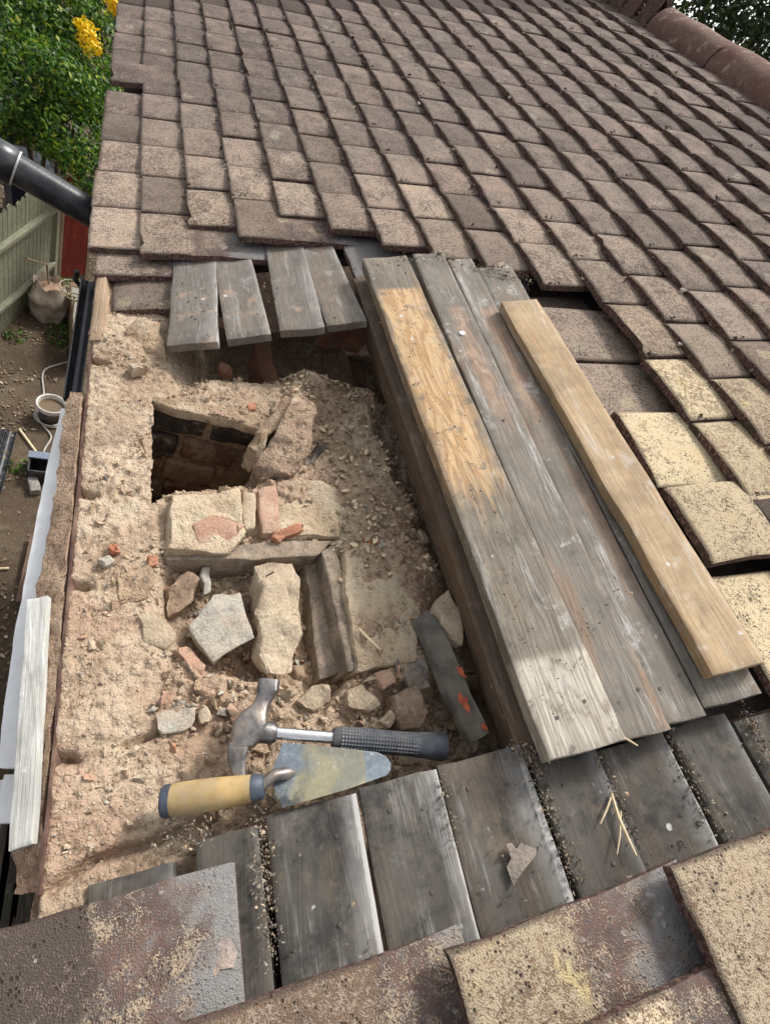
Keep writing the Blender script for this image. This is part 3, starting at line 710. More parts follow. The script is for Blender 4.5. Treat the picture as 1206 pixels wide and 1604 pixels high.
# explicit masonry pieces: prism with a roof-frame top polygon, sides dropping plumb
def prism(name, poly, drop, mat, seed, parent, rough=.003, bev=.004, cell=.012, top_off=0.0, M=None, shrink=0.0, jag=0.0):
    """poly: roof-frame points of the top outline"""
    bm = bmesh.new()
    P0 = [Vector(v) + Vector((0, 0, top_off)) for v in poly]; P = []
    jr = random.Random(seed * 13 + 1)
    for i in range(len(P0)):
        a, c = P0[i], P0[(i + 1) % len(P0)]; P.append(a)
        if jag:
            e = c - a; nrm = Vector((e.y, -e.x, 0))
            for t in ((.35, .7) if e.length > .03 else (.5,)): P.append(a.lerp(c, t + jr.uniform(-.1, .1)) + nrm * jr.uniform(-jag, jag) + Vector((0, 0, jr.uniform(-.003, .003))))
    cen = sum(P, Vector()) / len(P)
    top = [bm.verts.new(v) for v in P]
    bot = [bm.verts.new(cen + (v - cen) * (1 - shrink) - UP * drop) for v in P]
    bm.faces.new(top); bm.faces.new(bot[::-1]); k = len(P)
    for i in range(k): bm.faces.new((top[i], bot[i], bot[(i + 1) % k], top[(i + 1) % k]))
    bmesh.ops.recalc_face_normals(bm, faces=bm.faces[:])
    if bev: bmesh.ops.bevel(bm, geom=bm.edges[:], offset=bev, segments=2, affect='EDGES', profile=.55)
    bmesh.ops.triangulate(bm, faces=bm.faces[:])
    for _ in range(5):
        es = [e for e in bm.edges if e.calc_length() > cell]
        if not es: break
        bmesh.ops.subdivide_edges(bm, edges=es, cuts=1); bmesh.ops.triangulate(bm, faces=bm.faces[:])
    o = Vector((seed * 3.1, seed * 1.9, seed * .7))
    for v in bm.verts:
        v.co += mnoise.noise_vector(v.co * 22 + o) * rough * 1.9 + mnoise.noise_vector(v.co * 60 + o) * rough * .8 + mnoise.noise_vector(v.co * 160 + o) * rough * .2
    # put the origin at the base
    c0 = cen - UP * drop
    for v in bm.verts: v.co -= c0
    me = bm_mesh(name, bm, [mat], 26)
    return put(name, me, parent, (RM if M is None else M) @ Matrix.Translation(c0))
# brick course between flue and stone pit, its mortared face and the ledge along the block
prism("mortar_cap", [(0.1071, -0.3242, -0.0656), (0.2054, -0.3343, -0.0883), (0.2950, -0.3647, -0.1068), (0.2867, -0.3900, -0.1129), (0.2030, -0.3579, -0.0937), (0.1075, -0.3357, -0.0717)], .02, M_mortar, 2, chim, .003, .003)
prism("brick", [(0.1410, -0.5509, -0.0554), (0.2118, -0.5504, -0.0717), (0.2385, -0.5407, -0.0779), (0.2464, -0.6277, -0.0797), (0.2182, -0.6600, -0.0732), (0.1361, -0.6538, -0.0543)], .075, M_cap, 3, chim, .004, .004)
prism("brick", [(0.2433, -0.5457, -0.0830), (0.2649, -0.5489, -0.0879), (0.2597, -0.6213, -0.0867), (0.2425, -0.6227, -0.0828)], .06, MR_tan, 4, chim, .002)
prism("brick", [(0.2684, -0.5410, -0.0907), (0.2992, -0.5322, -0.0978), (0.2972, -0.6308, -0.0974), (0.2663, -0.6289, -0.0903)], .06, MR_pink, 5, chim, .0025)
prism("mortar_ledge", [(0.1304, -0.6401, -0.0690), (0.3334, -0.6392, -0.1157), (0.3765, -0.6434, -0.1256), (0.3493, -0.6681, -0.1193), (0.2893, -0.6703, -0.1055), (0.1301, -0.6617, -0.0689)], .07, M_ledge, 6, chim, .002, .003)
prism("mortar_ledge", [(0.3557, -0.6603, -0.1228), (0.3790, -0.6473, -0.1282), (0.3835, -0.8582, -0.1292), (0.3577, -0.8607, -0.1233)], .10, M_ledge, 7, chim, .002, .003)
prism("mortar_ledge", [(0.3261, -0.6597, -0.1480), (0.3584, -0.6500, -0.1554), (0.3506, -0.8484, -0.1536), (0.3157, -0.8599, -0.1456)], .07, M_ledge, 8, chim, .0025, .003)
prism("brick", [(0.2677, -0.5526, -0.0946), (0.3408, -0.5217, -0.1114), (0.4375, -0.5493, -0.1336), (0.4205, -0.6296, -0.1297), (0.3238, -0.6385, -0.1075), (0.2676, -0.6301, -0.0945)], .04, M_cap, 9, chim, .005, .008)
prism("mortar_cap", [(0.3911, -0.6673, -0.1190), (0.5027, -0.6658, -0.1506), (0.4908, -0.7880, -0.1499), (0.4605, -0.8617, -0.1389), (0.3702, -0.8661, -0.1142), (0.3762, -0.7680, -0.1135)], .05, M_cap, 10, chim, .003, .005)

# ------------------------------------------------------------------ stones and broken masonry lying loose (each its own thing)
def stone(name, poly, drop, mat, seed, label, cat="stone", rough=.003, bev=.0026, group=None, shrink=.12, jag=.09):
    return tag(prism(name, poly, drop, mat, seed, None, rough, bev, .010, 0, None, shrink, jag), label, cat, group)
def PO(*a): return list(a)
stone("stone_slab", PO((0.1912, -0.7167, -0.0890), (0.2279, -0.7175, -0.0974), (0.2380, -0.7919, -0.1037), (0.1831, -0.8146, -0.0991), (0.1507, -0.7646, -0.0877)), .022, MR_grey, 21, "flat five-sided grey stone in the middle of the pit", rough=.0025, jag=.05)
stone("stone_slab", PO((0.2538, -0.6798, -0.0994), (0.3025, -0.6806, -0.1086), (0.3190, -0.7079, -0.1124), (0.3049, -0.7892, -0.1111), (0.2796, -0.8456, -0.1093), (0.2502, -0.8428, -0.1025), (0.2424, -0.7558, -0.0987)), .04, MR_tan, 22, "tall pale stone slab standing by the ledge", rough=.005, bev=.004)
stone("stone", PO((0.0931, -0.7434, -0.0624), (0.1120, -0.7343, -0.0648), (0.1391, -0.7722, -0.0730), (0.1270, -0.7916, -0.0742), (0.1005, -0.7842, -0.0661)), .03, MR_tan, 23, "blunt tan stone left of the five-sided stone")
stone("brick_shard", PO((0.1195, -0.6997, -0.0865), (0.1561, -0.6747, -0.0849), (0.1749, -0.6902, -0.0872), (0.1531, -0.7253, -0.0902), (0.1241, -0.7374, -0.0935)), .03, MB_brown, 24, "brown brick shard leaning behind the five-sided stone", "shard")
stone("stone_sliver", PO((0.1724, -0.6698, -0.0946), (0.1848, -0.6687, -0.0975), (0.1832, -0.7073, -0.0991), (0.1718, -0.7112, -0.0965)), .025, MR_grey, 25, "thin grey stone sliver upright under the ledge", rough=.002, bev=.003)
stone("brick_shard", PO((0.1320, -0.7957, -0.0734), (0.1495, -0.7917, -0.0754), (0.1741, -0.8205, -0.0850), (0.1666, -0.8377, -0.0853), (0.1478, -0.8208, -0.0790)), .024, MR_pink, 26, "pinkish brick shard below the five-sided stone", "shard")
stone("stone", PO((0.1149, -0.8758, -0.0654), (0.1303, -0.8729, -0.0670), (0.1610, -0.8806, -0.0740), (0.1536, -0.9007, -0.0763), (0.1226, -0.9008, -0.0692)), .02, MR_grey, 27, "flat grey stone beside the crack in the mortar bed")
stone("stone", PO((0.1640, -0.8788, -0.0747), (0.1715, -0.8770, -0.0764), (0.1790, -0.8951, -0.0802), (0.1657, -0.8973, -0.0771)), .016, MR_tan, 28, "small yellowish stone touching the flat grey one", rough=.002, bev=.003)
stone("stone", PO((0.1334, -0.8652, -0.0697), (0.1499, -0.8645, -0.0715), (0.1520, -0.8747, -0.0740), (0.1371, -0.8747, -0.0725)), .014, MR_grey, 29, "small grey pebble above the flat grey stone", rough=.002, bev=.003)
stone("stone", PO((0.2839, -0.8880, -0.1003), (0.3050, -0.8729, -0.1012), (0.3299, -0.8796, -0.1069), (0.3282, -0.8982, -0.1105), (0.3013, -0.9043, -0.1083)), .04, MR_tan, 30, "lumpy brown stone above the hammer shaft")
stone("stone", PO((0.3540, -0.8831, -0.1144), (0.3779, -0.8818, -0.1159), (0.3930, -0.9120, -0.1214), (0.3766, -0.9211, -0.1216), (0.3513, -0.9056, -0.1158)), .035, MR_tan, 31, "heart-shaped pale stone between hammer grip and ledge")
stone("stone", PO((0.3893, -0.9361, -0.1245), (0.4072, -0.9227, -0.1266), (0.4117, -0.9338, -0.1277), (0.3993, -0.9476, -0.1288)), .025, MR_tan, 32, "small pale wedge stone just above the hammer grip", rough=.002, bev=.003)
stone("stone", PO((0.4143, -0.9020, -0.1283), (0.4484, -0.8964, -0.1341), (0.4581, -0.9383, -0.1404), (0.4372, -0.9560, -0.1395), (0.4102, -0.9479, -0.1313)), .035, MR_dark if False else MB_brown, 33, "square brown lump right of the pale wedge stone")
stone("brick_shard", PO((0.3937, -0.8708, -0.1255), (0.4189, -0.8688, -0.1294), (0.4239, -0.8876, -0.1325), (0.4010, -0.8960, -0.1292)), .03, MR_pink, 34, "pink brick shard below the corner of the mortar block", "shard", rough=.002)
stone("stone", PO((0.4374, -0.8603, -0.1396), (0.4778, -0.8598, -0.1449), (0.4701, -0.9006, -0.1471), (0.4383, -0.9030, -0.1458)), .03, MR_dark, 35, "dark grey stone between mortar block and orange-marked slab")
stone("stone", PO((0.0664, -0.6838, -0.0543), (0.1061, -0.6670, -0.0614), (0.1168, -0.6886, -0.0659), (0.1072, -0.7196, -0.0697), (0.0731, -0.7252, -0.0578)), .02, M_mortar, 36, "crusted mortar lump at the left rim of the pit", "mortar lump")
stone("brick_shard", PO((0.1705, -0.6096, -0.0582), (0.1963, -0.5982, -0.0622), (0.2460, -0.6184, -0.0756), (0.2193, -0.6444, -0.0735), (0.1770, -0.6438, -0.0637)), .014, MR_pink, 37, "curved pink brick flake on the brick course", "shard", rough=.002, bev=.002, jag=.03)
stone("brick_shard", PO((0.2796, -0.6369, -0.0873), (0.3319, -0.6157, -0.0993), (0.3318, -0.6280, -0.1033), (0.2931, -0.6483, -0.0964)), .016, MR_red, 38, "dull red wedge of brick on the ledge corner", "shard", rough=.002, bev=.003)
stone("brick_shard", PO((0.4244, -0.6510, -0.1206), (0.4466, -0.6500, -0.1257), (0.4544, -0.6644, -0.1295), (0.4298, -0.6664, -0.1259)), .01, MR_red, 39, "small orange-red brick chip on the mortar block", "shard", rough=.0015, bev=.002)
stone("brick_shard", PO((0.0549, -0.6304, -0.0476), (0.0682, -0.6304, -0.0487), (0.0711, -0.6443, -0.0514), (0.0587, -0.6475, -0.0485)), .014, MR_red, 40, "orange-red brick chip on the dusty bed, farther one", "shard", rough=.002, bev=.003)
stone("brick_shard", PO((0.1039, -0.6522, -0.0569), (0.1186, -0.6512, -0.0603), (0.1213, -0.6652, -0.0629), (0.1067, -0.6702, -0.0595)), .014, MR_red, 41, "orange-red brick chip at the pit rim by the ledge end", "shard", rough=.002, bev=.003)
stone("stone", PO((0.0473, -0.6539, -0.0439), (0.0610, -0.6488, -0.0470), (0.0685, -0.6607, -0.0508), (0.0564, -0.6678, -0.0480)), .014, MR_grey, 42, "small grey stone next to the farther orange chip", rough=.002, bev=.003)
stone("brick_shard", PO((0.2224, -0.1596, -0.1400), (0.2446, -0.1792, -0.1400), (0.2468, -0.1958, -0.1500), (0.2215, -0.1837, -0.1500)), .02, MR_red, 43, "bright red tile shard in the shadow under the stub boards", "shard", rough=.002, bev=.003)
stone("stone", PO((0.5184, -0.6348, -0.1642), (0.5415, -0.6267, -0.1695), (0.5494, -0.6519, -0.1754), (0.5248, -0.6607, -0.1697)), .02, MR_tan, 44, "pale stone caught beside the brown beam", rough=.002, bev=.004)
stone("stone", PO((0.0714, -0.2609, -0.0394), (0.1023, -0.2565, -0.0445), (0.1115, -0.2682, -0.0506), (0.0806, -0.2791, -0.0455)), .02, MR_tan, 45, "rounded lump on the dusty slope below the sandy tile", rough=.003, bev=.006)
stone("brick_shard", PO((0.2710, -0.3385, -0.0953), (0.2851, -0.3343, -0.0986), (0.2856, -0.3491, -0.1007), (0.2716, -0.3532, -0.0975)), .01, MR_red, 46, "small coral brick chip above the flue", "shard", rough=.0015, bev=.002)
stone("mortar_lump", PO((0.0572, -0.1604, -0.0462), (0.0802, -0.1328, -0.0335), (0.1294, -0.1344, -0.0448), (0.1374, -0.1871, -0.0646), (0.1355, -0.2172, -0.0702), (0.0594, -0.2069, -0.0507)), .05, M_mortar, 47, "chunky mortar block under the sandy tile", "mortar lump", rough=.006, bev=.01, jag=0)
M_rotc = m_dirt('rotten_crust', (.30, .21, .15), (.42, .31, .22), (.13, .09, .065), (.28, .17, .12), 1.2)
# rotten timber pieces leaning into the flue
stone("rotten_timber", PO((0.3673, -0.3483, -0.0695), (0.3935, -0.3747, -0.0775), (0.3775, -0.4552, -0.0868), (0.3272, -0.5214, -0.0903), (0.2790, -0.5176, -0.1012), (0.2701, -0.4870, -0.0951), (0.3246, -0.4171, -0.0777)), .11, M_rotc, 48, "splintered rotten timber leaning into the flue", "timber", rough=.004, bev=.004)
stone("rotten_timber", PO((0.3275, -0.3467, -0.0903), (0.3691, -0.3457, -0.0819), (0.3217, -0.4159, -0.0850), (0.2760, -0.4681, -0.0985), (0.2626, -0.4360, -0.1054)), .06, M_mortar, 49, "mortar-caked timber behind the splintered one", "timber", rough=.005, bev=.006)
stone("burnt_slate", PO((0.3350, -0.5001, -0.1120), (0.3881, -0.4412, -0.1083), (0.4040, -0.4436, -0.1159), (0.3564, -0.5046, -0.1190)), .035, MB_black, 50, "black sooty sliver beside the splintered timber", "shard", rough=.002, bev=.003)
stone("timber_upright", PO((0.3007, -0.1521, -0.1000), (0.3301, -0.1484, -0.1000), (0.3404, -0.2349, -0.1500), (0.3165, -0.2583, -0.1600), (0.3039, -0.2178, -0.1600)), .06, MW_red, 51, "red-brown broken rafter end under the stub boards", "timber", rough=.002, bev=.003)
stone("timber_upright", PO((0.4390, -0.1446, -0.0900), (0.5495, -0.1352, -0.0900), (0.5458, -0.1586, -0.1300), (0.4680, -0.1312, -0.1300)), .04, MW_red, 52, "dark red timber in the shadow right of the stubs", "timber", rough=.002, bev=.003)
# slab with orange spray marks, wedged against the beam
M_mark, nt, b = mat_new("slate_marked", .8, .3)
v, rnd, obj = objvec(nt, 0.0)
bl = nz(nt, v, 30, 4); g = nz(nt, v, 150, 3)
col = mixc(nt, step(nt, bl, .35, .65), (.11, .105, .09), (.20, .185, .155))
for mk in ((0.5194, -0.8963, -0.1345), (0.5078, -0.9356, -0.1318), (0.5294, -0.9726, -0.1368)):
    ax = (0.5033, -0.8891, -0.1308)
    pass
col_mark = col
setc(nt, b, col); bump(nt, b, g, .002, .6)
o = stone("slate_slab", PO((0.4749, -0.8035, -0.1242), (0.4966, -0.7966, -0.1192), (0.5085, -0.8564, -0.1020), (0.5223, -0.9875, -0.1001), (0.5009, -0.9920, -0.1152), (0.4889, -0.9235, -0.1275)), .016, M_mark, 53, "dark slate slab with orange paint marks wedged by the beam", "slab", rough=.0015, bev=.002, shrink=0, jag=.03)
stone("stone", PO((0.5056, -0.7966, -0.1113), (0.5337, -0.7693, -0.1178), (0.5383, -0.8266, -0.1188), (0.5287, -0.8606, -0.1166), (0.5140, -0.8487, -0.1132)), .03, MR_tan, 54, "pale pointed stone between orange-marked slab and beam")
# orange paint as thin daubs on the slab
M_orange = m_plain("orange_paint", (.50, .11, .045), .7, var=.3, scale=120, dirtc=(.2, .15, .12), dirt=.5)
def daub(c, rx, ry, seed):
    r = random.Random(seed); bm = bmesh.new(); vs = []
    cc = Vector(c)
    for i in range(22):
        a = i / 22 * math.tau; q = r.uniform(.55, 1.15)
        vs.append(bm.verts.new(Vector((math.cos(a) * rx * q, math.sin(a) * ry * q, 0))))
    f = bm.faces.new(vs); ex = bmesh.ops.extrude_face_region(bm, geom=[f])
    for v in [e for e in ex['geom'] if isinstance(e, bmesh.types.BMVert)]: v.co.z += .0012
    bmesh.ops.recalc_face_normals(bm, faces=bm.faces[:])
    put("paint_mark", bm_mesh("paint_mark", bm, [M_orange]), o, RM @ T(cc.x, cc.y, cc.z) @ RZ(18) @ RY(-22))
daub((0.5098, -0.9014, -0.0998), .0045, .010, 1); daub((0.5012, -0.9414, -0.1003), .006, .014, 2); daub((0.5170, -0.9767, -0.0994), .004, .006, 3)

# ------------------------------------------------------------------ small rubble, chips, splinters
def hull_rock(seed):
    r = random.Random(seed); bm = bmesh.new()
    for i in range(13): bm.verts.new((r.gauss(0, .5), r.gauss(0, .5), r.gauss(0, .4)))
    h = bmesh.ops.convex_hull(bm, input=bm.verts[:])
    bmesh.ops.delete(bm, geom=[v for v in bm.verts if not v.link_faces], context='VERTS')
    bmesh.ops.triangulate(bm, faces=bm.faces[:])
    bm.verts.index_update()
    V = np.array([v.co[:] for v in bm.verts]); F = np.array([[v.index for v in f.verts] for f in bm.faces]); bm.free()
    return V / np.abs(V).max(), F
ROCKS = [hull_rock(i) for i in range(14)]
def scatter(name, pts, sizes, mats, parent, flat=.7, M=None, weights=None):
    Vs, Fs, Fm, base = [], [], [], 0
    for (p, sz) in zip(pts, sizes):
        V, F = ROCKS[rng.randrange(14)]
        R = np.array(Euler((rng.uniform(0, 6.28), rng.uniform(0, 6.28), rng.uniform(0, 6.28))).to_matrix())
        Q = (V * np.array([1, rng.uniform(.6, 1), flat])) @ R.T * sz + np.array(p)
        Vs.append(Q); Fs.append(F + base); base += len(V)
        mi = rng.choices(range(len(mats)), weights)[0] if weights else rng.randrange(len(mats)); Fm += [mi] * len(F)
    me = mesh_np(name, np.concatenate(Vs), np.concatenate(Fs).tolist(), mats, None, Fm)
    o = put(name, me, parent, M); o["kind"] = "stuff"
    return o
pts, szs = [], []
def drop_rocks(n, s0, s1, y0, y1, lo, hi, dens=None):
    xs = nrg.uniform(s0, s1, n * 3); ys = nrg.uniform(y0, y1, n * 3)
    cl = fbm(xs, ys, 14, 2, 55) + fbm(xs, ys, 45, 2, 58) * .5
    ok = (cl > (dens if dens is not None else -.05)) & ~inside(HOLE, xs, ys)
    xs, ys = xs[ok][:n], ys[ok][:n]; hs = bed_height(xs, ys, False)
    for x, yv, hh in zip(xs, ys, hs):
        sz = lo + (hi - lo) * rng.random() ** 3
        pts.append((x, yv, hh + sz * .15)); szs.append(sz)
drop_rocks(2600, .015, .56, -1.02, .02, .0012, .0050, -.15)
drop_rocks(620, .10, .36, -.92, -.60, .002, .0105)          # pit and its rim
drop_rocks(420, .03, .20, -.86, -.52, .0015, .0075)
drop_rocks(900, .02, .36, -.36, -.06, .0015, .0060, -.2)      # heap at the far left
drop_rocks(1100, .34, .56, -.72, -.22, .0015, .0085, -.15)     # slope by the beam
drop_rocks(380, .36, .54, -1.0, -.84, .002, .012, -.3)
drop_rocks(120, .22, .44, -1.01, -.93, .002, .012, -.2)
drop_rocks(3200, .012, .56, -1.02, .0, .0009, .0030, .05)
drop_rocks(260, .03, .52, -1.0, -.1, .004, .011, .1)
drop_rocks(240, .11, .37, -.92, -.62, .005, .015, -.25)
drop_rocks(70, .03, .12, -.95, -.5, .004, .010, 0)
drop_rocks(80, .36, .53, -1.0, -.86, .006, .015, -.3)
drop_rocks(120, .16, .5, -.26, -.10, .005, .018, -.3)
rb = scatter("rubble", pts, szs, [MR_tan, MR_pink, M_mortar, MR_grey, MR_red, MR_dark], None, .7, None, [38, 16, 34, 8, .8, 6])
tag(rb, "loose crumbs of mortar and brick over the chimney base", "rubble", kind="stuff")
# wood chips and flakes
M_chip = m_plain("wood_chip", (.46, .37, .255), .8, var=.35, scale=60)
M_chipd = m_plain("wood_chip_dark", (.24, .18, .12), .85, var=.35, scale=60)
M_straw = m_plain("splinter_pale", (.68, .55, .36), .8, var=.2)
def flakes(name, specs, mats, label, cat):
    Vs, Fs, Fm, base = [], [], [], 0
    for (p, l, w, az, tl, mi) in specs:
        ca, sa = math.cos(az), math.sin(az); bend = rng.uniform(-.25, .35) * l; th = max(.0006, w * .18)
        prof = [(-.5, .2), (-.1, 1), (.25, .9), (.5, .15)]
        vv = []
        for (u, ww) in prof:
            zc = bend * (.25 - u * u) + u * l * tl
            for sg in (-1, 1):
                for zz in (0, th):
                    x, yv = u * l, sg * ww * w / 2
                    vv.append((p[0] + x * ca - yv * sa, p[1] + x * sa + yv * ca, p[2] + zc + zz))
        Vs += vv
        for j in range(3):
            b0 = base + j * 4
            Fs += [(b0 + 1, b0 + 3, b0 + 7, b0 + 5), (b0, b0 + 4, b0 + 6, b0 + 2), (b0, b0 + 1, b0 + 5, b0 + 4), (b0 + 2, b0 + 6, b0 + 7, b0 + 3)]; Fm += [mi] * 4
        Fs += [(base, base + 2, base + 3, base + 1), (base + 12, base + 13, base + 15, base + 14)]; Fm += [mi] * 2
        base += 16
    o = put(name, mesh_np(name, Vs, Fs, mats, None, Fm))
    return tag(o, label, cat, kind="stuff")
sp = []
xs = nrg.uniform(.34, .55, 1500); ys = nrg.uniform(-.72, -.22, 1500)
okc = (fbm(xs, ys, 16, 2, 12) > -.1) & ~inside(HOLE, xs, ys)
xs, ys = xs[okc][:520], ys[okc][:520]; hs = bed_height(xs, ys, False)
for x, yv, hh in zip(xs, ys, hs): sp.append(((x, yv, hh + .004), rng.uniform(.004, .016), rng.uniform(.002, .008), rng.uniform(0, 6.28), rng.uniform(-.6, .6), rng.choices([0, 1, 2], [5, 4, 2])[0]))
flakes("wood_chips", sp, [M_chip, M_chipd, M_straw], "pale wood flakes strewn on the slope beside the beam", "wood chips")

# ------------------------------------------------------------------ eaves: strip, mortar, fascia, gutter (parts of the house)
def loft(name, rows, t, mat, sub=1, rough=0.0, seed=0, smooth=50):
    """rows: list of (left point, right point) in the roof frame along a strip; thickness t downwards"""
    L = []
    for i in range(len(rows) - 1):
        for k in range(sub):
            f = k / sub
            L.append((Vector(rows[i][0]).lerp(Vector(rows[i + 1][0]), f), Vector(rows[i][1]).lerp(Vector(rows[i + 1][1]), f)))
    L.append((Vector(rows[-1][0]), Vector(rows[-1][1])))
    nc = 5; V = []
    for (a, c) in L:
        for z in (0, -t):
            for j in range(nc):
                q = a.lerp(c, j / (nc - 1)); q = q + Vector((0, 0, z))
                if rough: q += mnoise.noise_vector(q * 40 + Vector((seed, 0, 0))) * rough + mnoise.noise_vector(q * 130 + Vector((seed, 0, 0))) * rough * .5
                V.append(q)
    F = []; k = 2 * nc
    for i in range(len(L) - 1):
        b0 = i * k
        for j in range(nc - 1):
            F.append((b0 + j, b0 + j + 1, b0 + k + j + 1, b0 + k + j)); F.append((b0 + nc + j, b0 + k + nc + j, b0 + k + nc + j + 1, b0 + nc + j + 1))
        F.append((b0, b0 + k, b0 + k + nc, b0 + nc)); F.append((b0 + nc - 1, b0 + 2 * nc - 1, b0 + k + 2 * nc - 1, b0 + k + nc - 1))
    for b0 in (0, (len(L) - 1) * k):
        for j in range(nc - 1): F.append((b0 + j, b0 + nc + j, b0 + nc + j + 1, b0 + j + 1))
    bm = bmesh.new(); vv = [bm.verts.new(v) for v in V]
    for f in F: bm.faces.new([vv[i] for i in f])
    bmesh.ops.recalc_face_normals(bm, faces=bm.faces[:])
    return bm_mesh(name, bm, [mat], smooth)
# red-oxide drip strip on edge along the eaves
rows = []
for i in range(40):
    yy = -.155 - i * .0225; w = .004 * mnoise.noise(Vector((yy * 6, 0, 3)))
    rows.append(((.008 + w, yy, -.046), (.0110 + w, yy, -.0455)))
put("drip_strip", loft("drip_strip", rows, .05, M_drip, 1, .0008), house, RM)
# tilting fillet of raw timber at the far end of the strip
MW_fillet = m_wood("fillet_wood", base=(.52, .38, .26), dark=(.28, .19, .12), warm=(.56, .36, .22), dirt=(.45, .32, .22), dirt_amt=.6, soot=.12, pale_amt=.3)
put("eaves_fillet", board_mesh("eaves_fillet", .019, .24, .03, MW_fillet, 81), house, RM @ T(.017, -.185, -.040) @ RX(3) @ RZ(-2))
put("fillet_splinter", board_mesh("fillet_splinter", .016, .12, .01, MW_fillet, 82, taper=.6), house, RM @ T((0.0105, -0.1328, -0.0400)[0], (0.0056, -0.1643, -0.0400)[1], -.04) @ RZ(-9) @ RY(-20))
# mortar shelf outside the strip
rows = [((-0.0263, -0.2964, -0.0550), (0.0004, -0.3116, -0.0450)), ((-0.0269, -0.3984, -0.0550), (0.0035, -0.4130, -0.0450)), ((-0.0268, -0.5040, -0.0550), (0.0037, -0.5173, -0.0450)), ((-0.0329, -0.5924, -0.0600), (0.0038, -0.6088, -0.0450)), ((-0.0370, -0.6643, -0.0600), (0.0048, -0.6803, -0.0450)), ((-0.0376, -0.7298, -0.0600), (0.0056, -0.7449, -0.0450)), ((-0.0374, -0.8276, -0.0650), (0.0057, -0.8419, -0.0450)), ((-0.0362, -0.9128, -0.0700), (0.0034, -0.9241, -0.0500)), ((-0.0298, -0.9832, -0.0700), (0.0040, -0.9913, -0.0500)), ((-0.0270, -1.0235, -0.0700), (0.0070, -1.0306, -0.0500))]
put("mortar_shelf", loft("mortar_shelf", rows, .05, m_dirt("mortar_shelf_dirt", (.38, .265, .185), (.46, .335, .235), (.20, .13, .09)), 8, .0045, 5), house, RM)
# white fascia board leaning out
rows = [((-0.0460, -0.3116, -0.0800), (-0.0277, -0.3198, -0.0750)), ((-0.0557, -0.4338, -0.0800), (-0.0277, -0.4431, -0.0750)), ((-0.0608, -0.5284, -0.0800), (-0.0303, -0.5357, -0.0780)), ((-0.0667, -0.6356, -0.0850), (-0.0315, -0.6455, -0.0800)), ((-0.0738, -0.7288, -0.0900), (-0.0300, -0.7419, -0.0800)), ((-0.0730, -0.8137, -0.0900), (-0.0313, -0.8243, -0.0850)), ((-0.0735, -0.8890, -0.0950), (-0.0324, -0.8992, -0.0900))]
put("fascia_board", loft("fascia_board", rows, .014, M_white, 5, .0015, 9), house, RM)
rows = [((-0.0774, -0.8924, -0.1200), (-0.0415, -0.9019, -0.1100)), ((-0.0817, -0.9216, -0.1200), (-0.0394, -0.9323, -0.1100)), ((-0.0852, -0.9443, -0.1200), (-0.0423, -0.9549, -0.1100))]
put("fascia_board", loft("fascia_board", rows, .012, M_white, 5, .002, 12), house, RM)
# loose peeling board lying on the mortar shelf
pb = plank("peeling_board", (-0.0196, -0.9900, -0.0400), (0.0018, -0.9839, -0.0400), (-0.0366, -0.7094, -0.0400), (-0.0116, -0.6926, -0.0400), -.040, .012, MW_peel, "weathered board with peeling white paint along the eaves edge", 83, cup=.002)
pb["category"] = "board"; centre_y(pb)

def tube(name, path, r, mat, seg=16, radii=None, closed_ends=True, smooth=60, frame=None):
    P = [Vector(q) for q in path]; V, F = [], []
    prev = None
    for i, q in enumerate(P):
        d = (P[min(i + 1, len(P) - 1)] - P[max(i - 1, 0)]).normalized()
        if prev is None:
            u = d.orthogonal().normalized()
        else:
            u = (prev - d * prev.dot(d)).normalized()
        prev = u; w = d.cross(u); rr = radii[i] if radii else r
        for k in range(seg):
            a = math.tau * k / seg; V.append(q + (u * math.cos(a) + w * math.sin(a)) * rr)
    for i in range(len(P) - 1):
        for k in range(seg):
            a, bq = i * seg + k, i * seg + (k + 1) % seg; F.append((a, bq, bq + seg, a + seg))
    if closed_ends:
        F.append(tuple(range(seg))[::-1]); F.append(tuple((len(P) - 1) * seg + k for k in range(seg)))
    return mesh_np(name, V, F, [mat], smooth)
# black gutter left hanging at the far part of the eaves: half-round trough with a bracket
def gutter_mesh(name, L, r, mat, t=.003):
    V, F = [], []; na = 14
    for yv in np.linspace(0, L, 8):
        for rad in (r, r - t):
            for i in range(na + 1):
                a = math.radians(180 + 180 * i / na); V.append((rad * math.cos(a), yv, rad * math.sin(a)))
    k = na + 1
    for j in range(7):
        for i in range(na):
            a = j * 2 * k + i; F.append((a, a + 1, a + 2 * k + 1, a + 2 * k)); bq = a + k; F.append((bq, bq + 2 * k, bq + 2 * k + 1, bq + 1))
        for e in (0, na):
            a = j * 2 * k + e; F.append((a, a + 2 * k, a + 3 * k, a + k))
    for j in (0, 7):
        for i in range(na):
            a = j * 2 * k + i; F.append((a, a + k, a + k + 1, a + 1))
    return mesh_np(name, V, F, [mat], 60)
ga, gb = RM @ Vector((-0.0560, -0.2343, -0.1300)), RM @ Vector((-0.0500, 0.1719, -0.1300))
gd = (gb - ga); gl = gd.length
gut = put("gutter", gutter_mesh("gutter", gl, .015, M_black), house, Matrix.Translation(ga) @ RZ(-math.degrees(math.atan2(gd.x, gd.y))))
put("gutter_bracket", tube("gutter_bracket", [ga.lerp(gb, .97) + Vector((x, 0, z)) for x, z in ((-.024, .012), (-.026, -.012), (-.014, -.026), (.010, -.027), (.022, -.016), (.024, .024))], .006, M_black, 8), gut, I4)

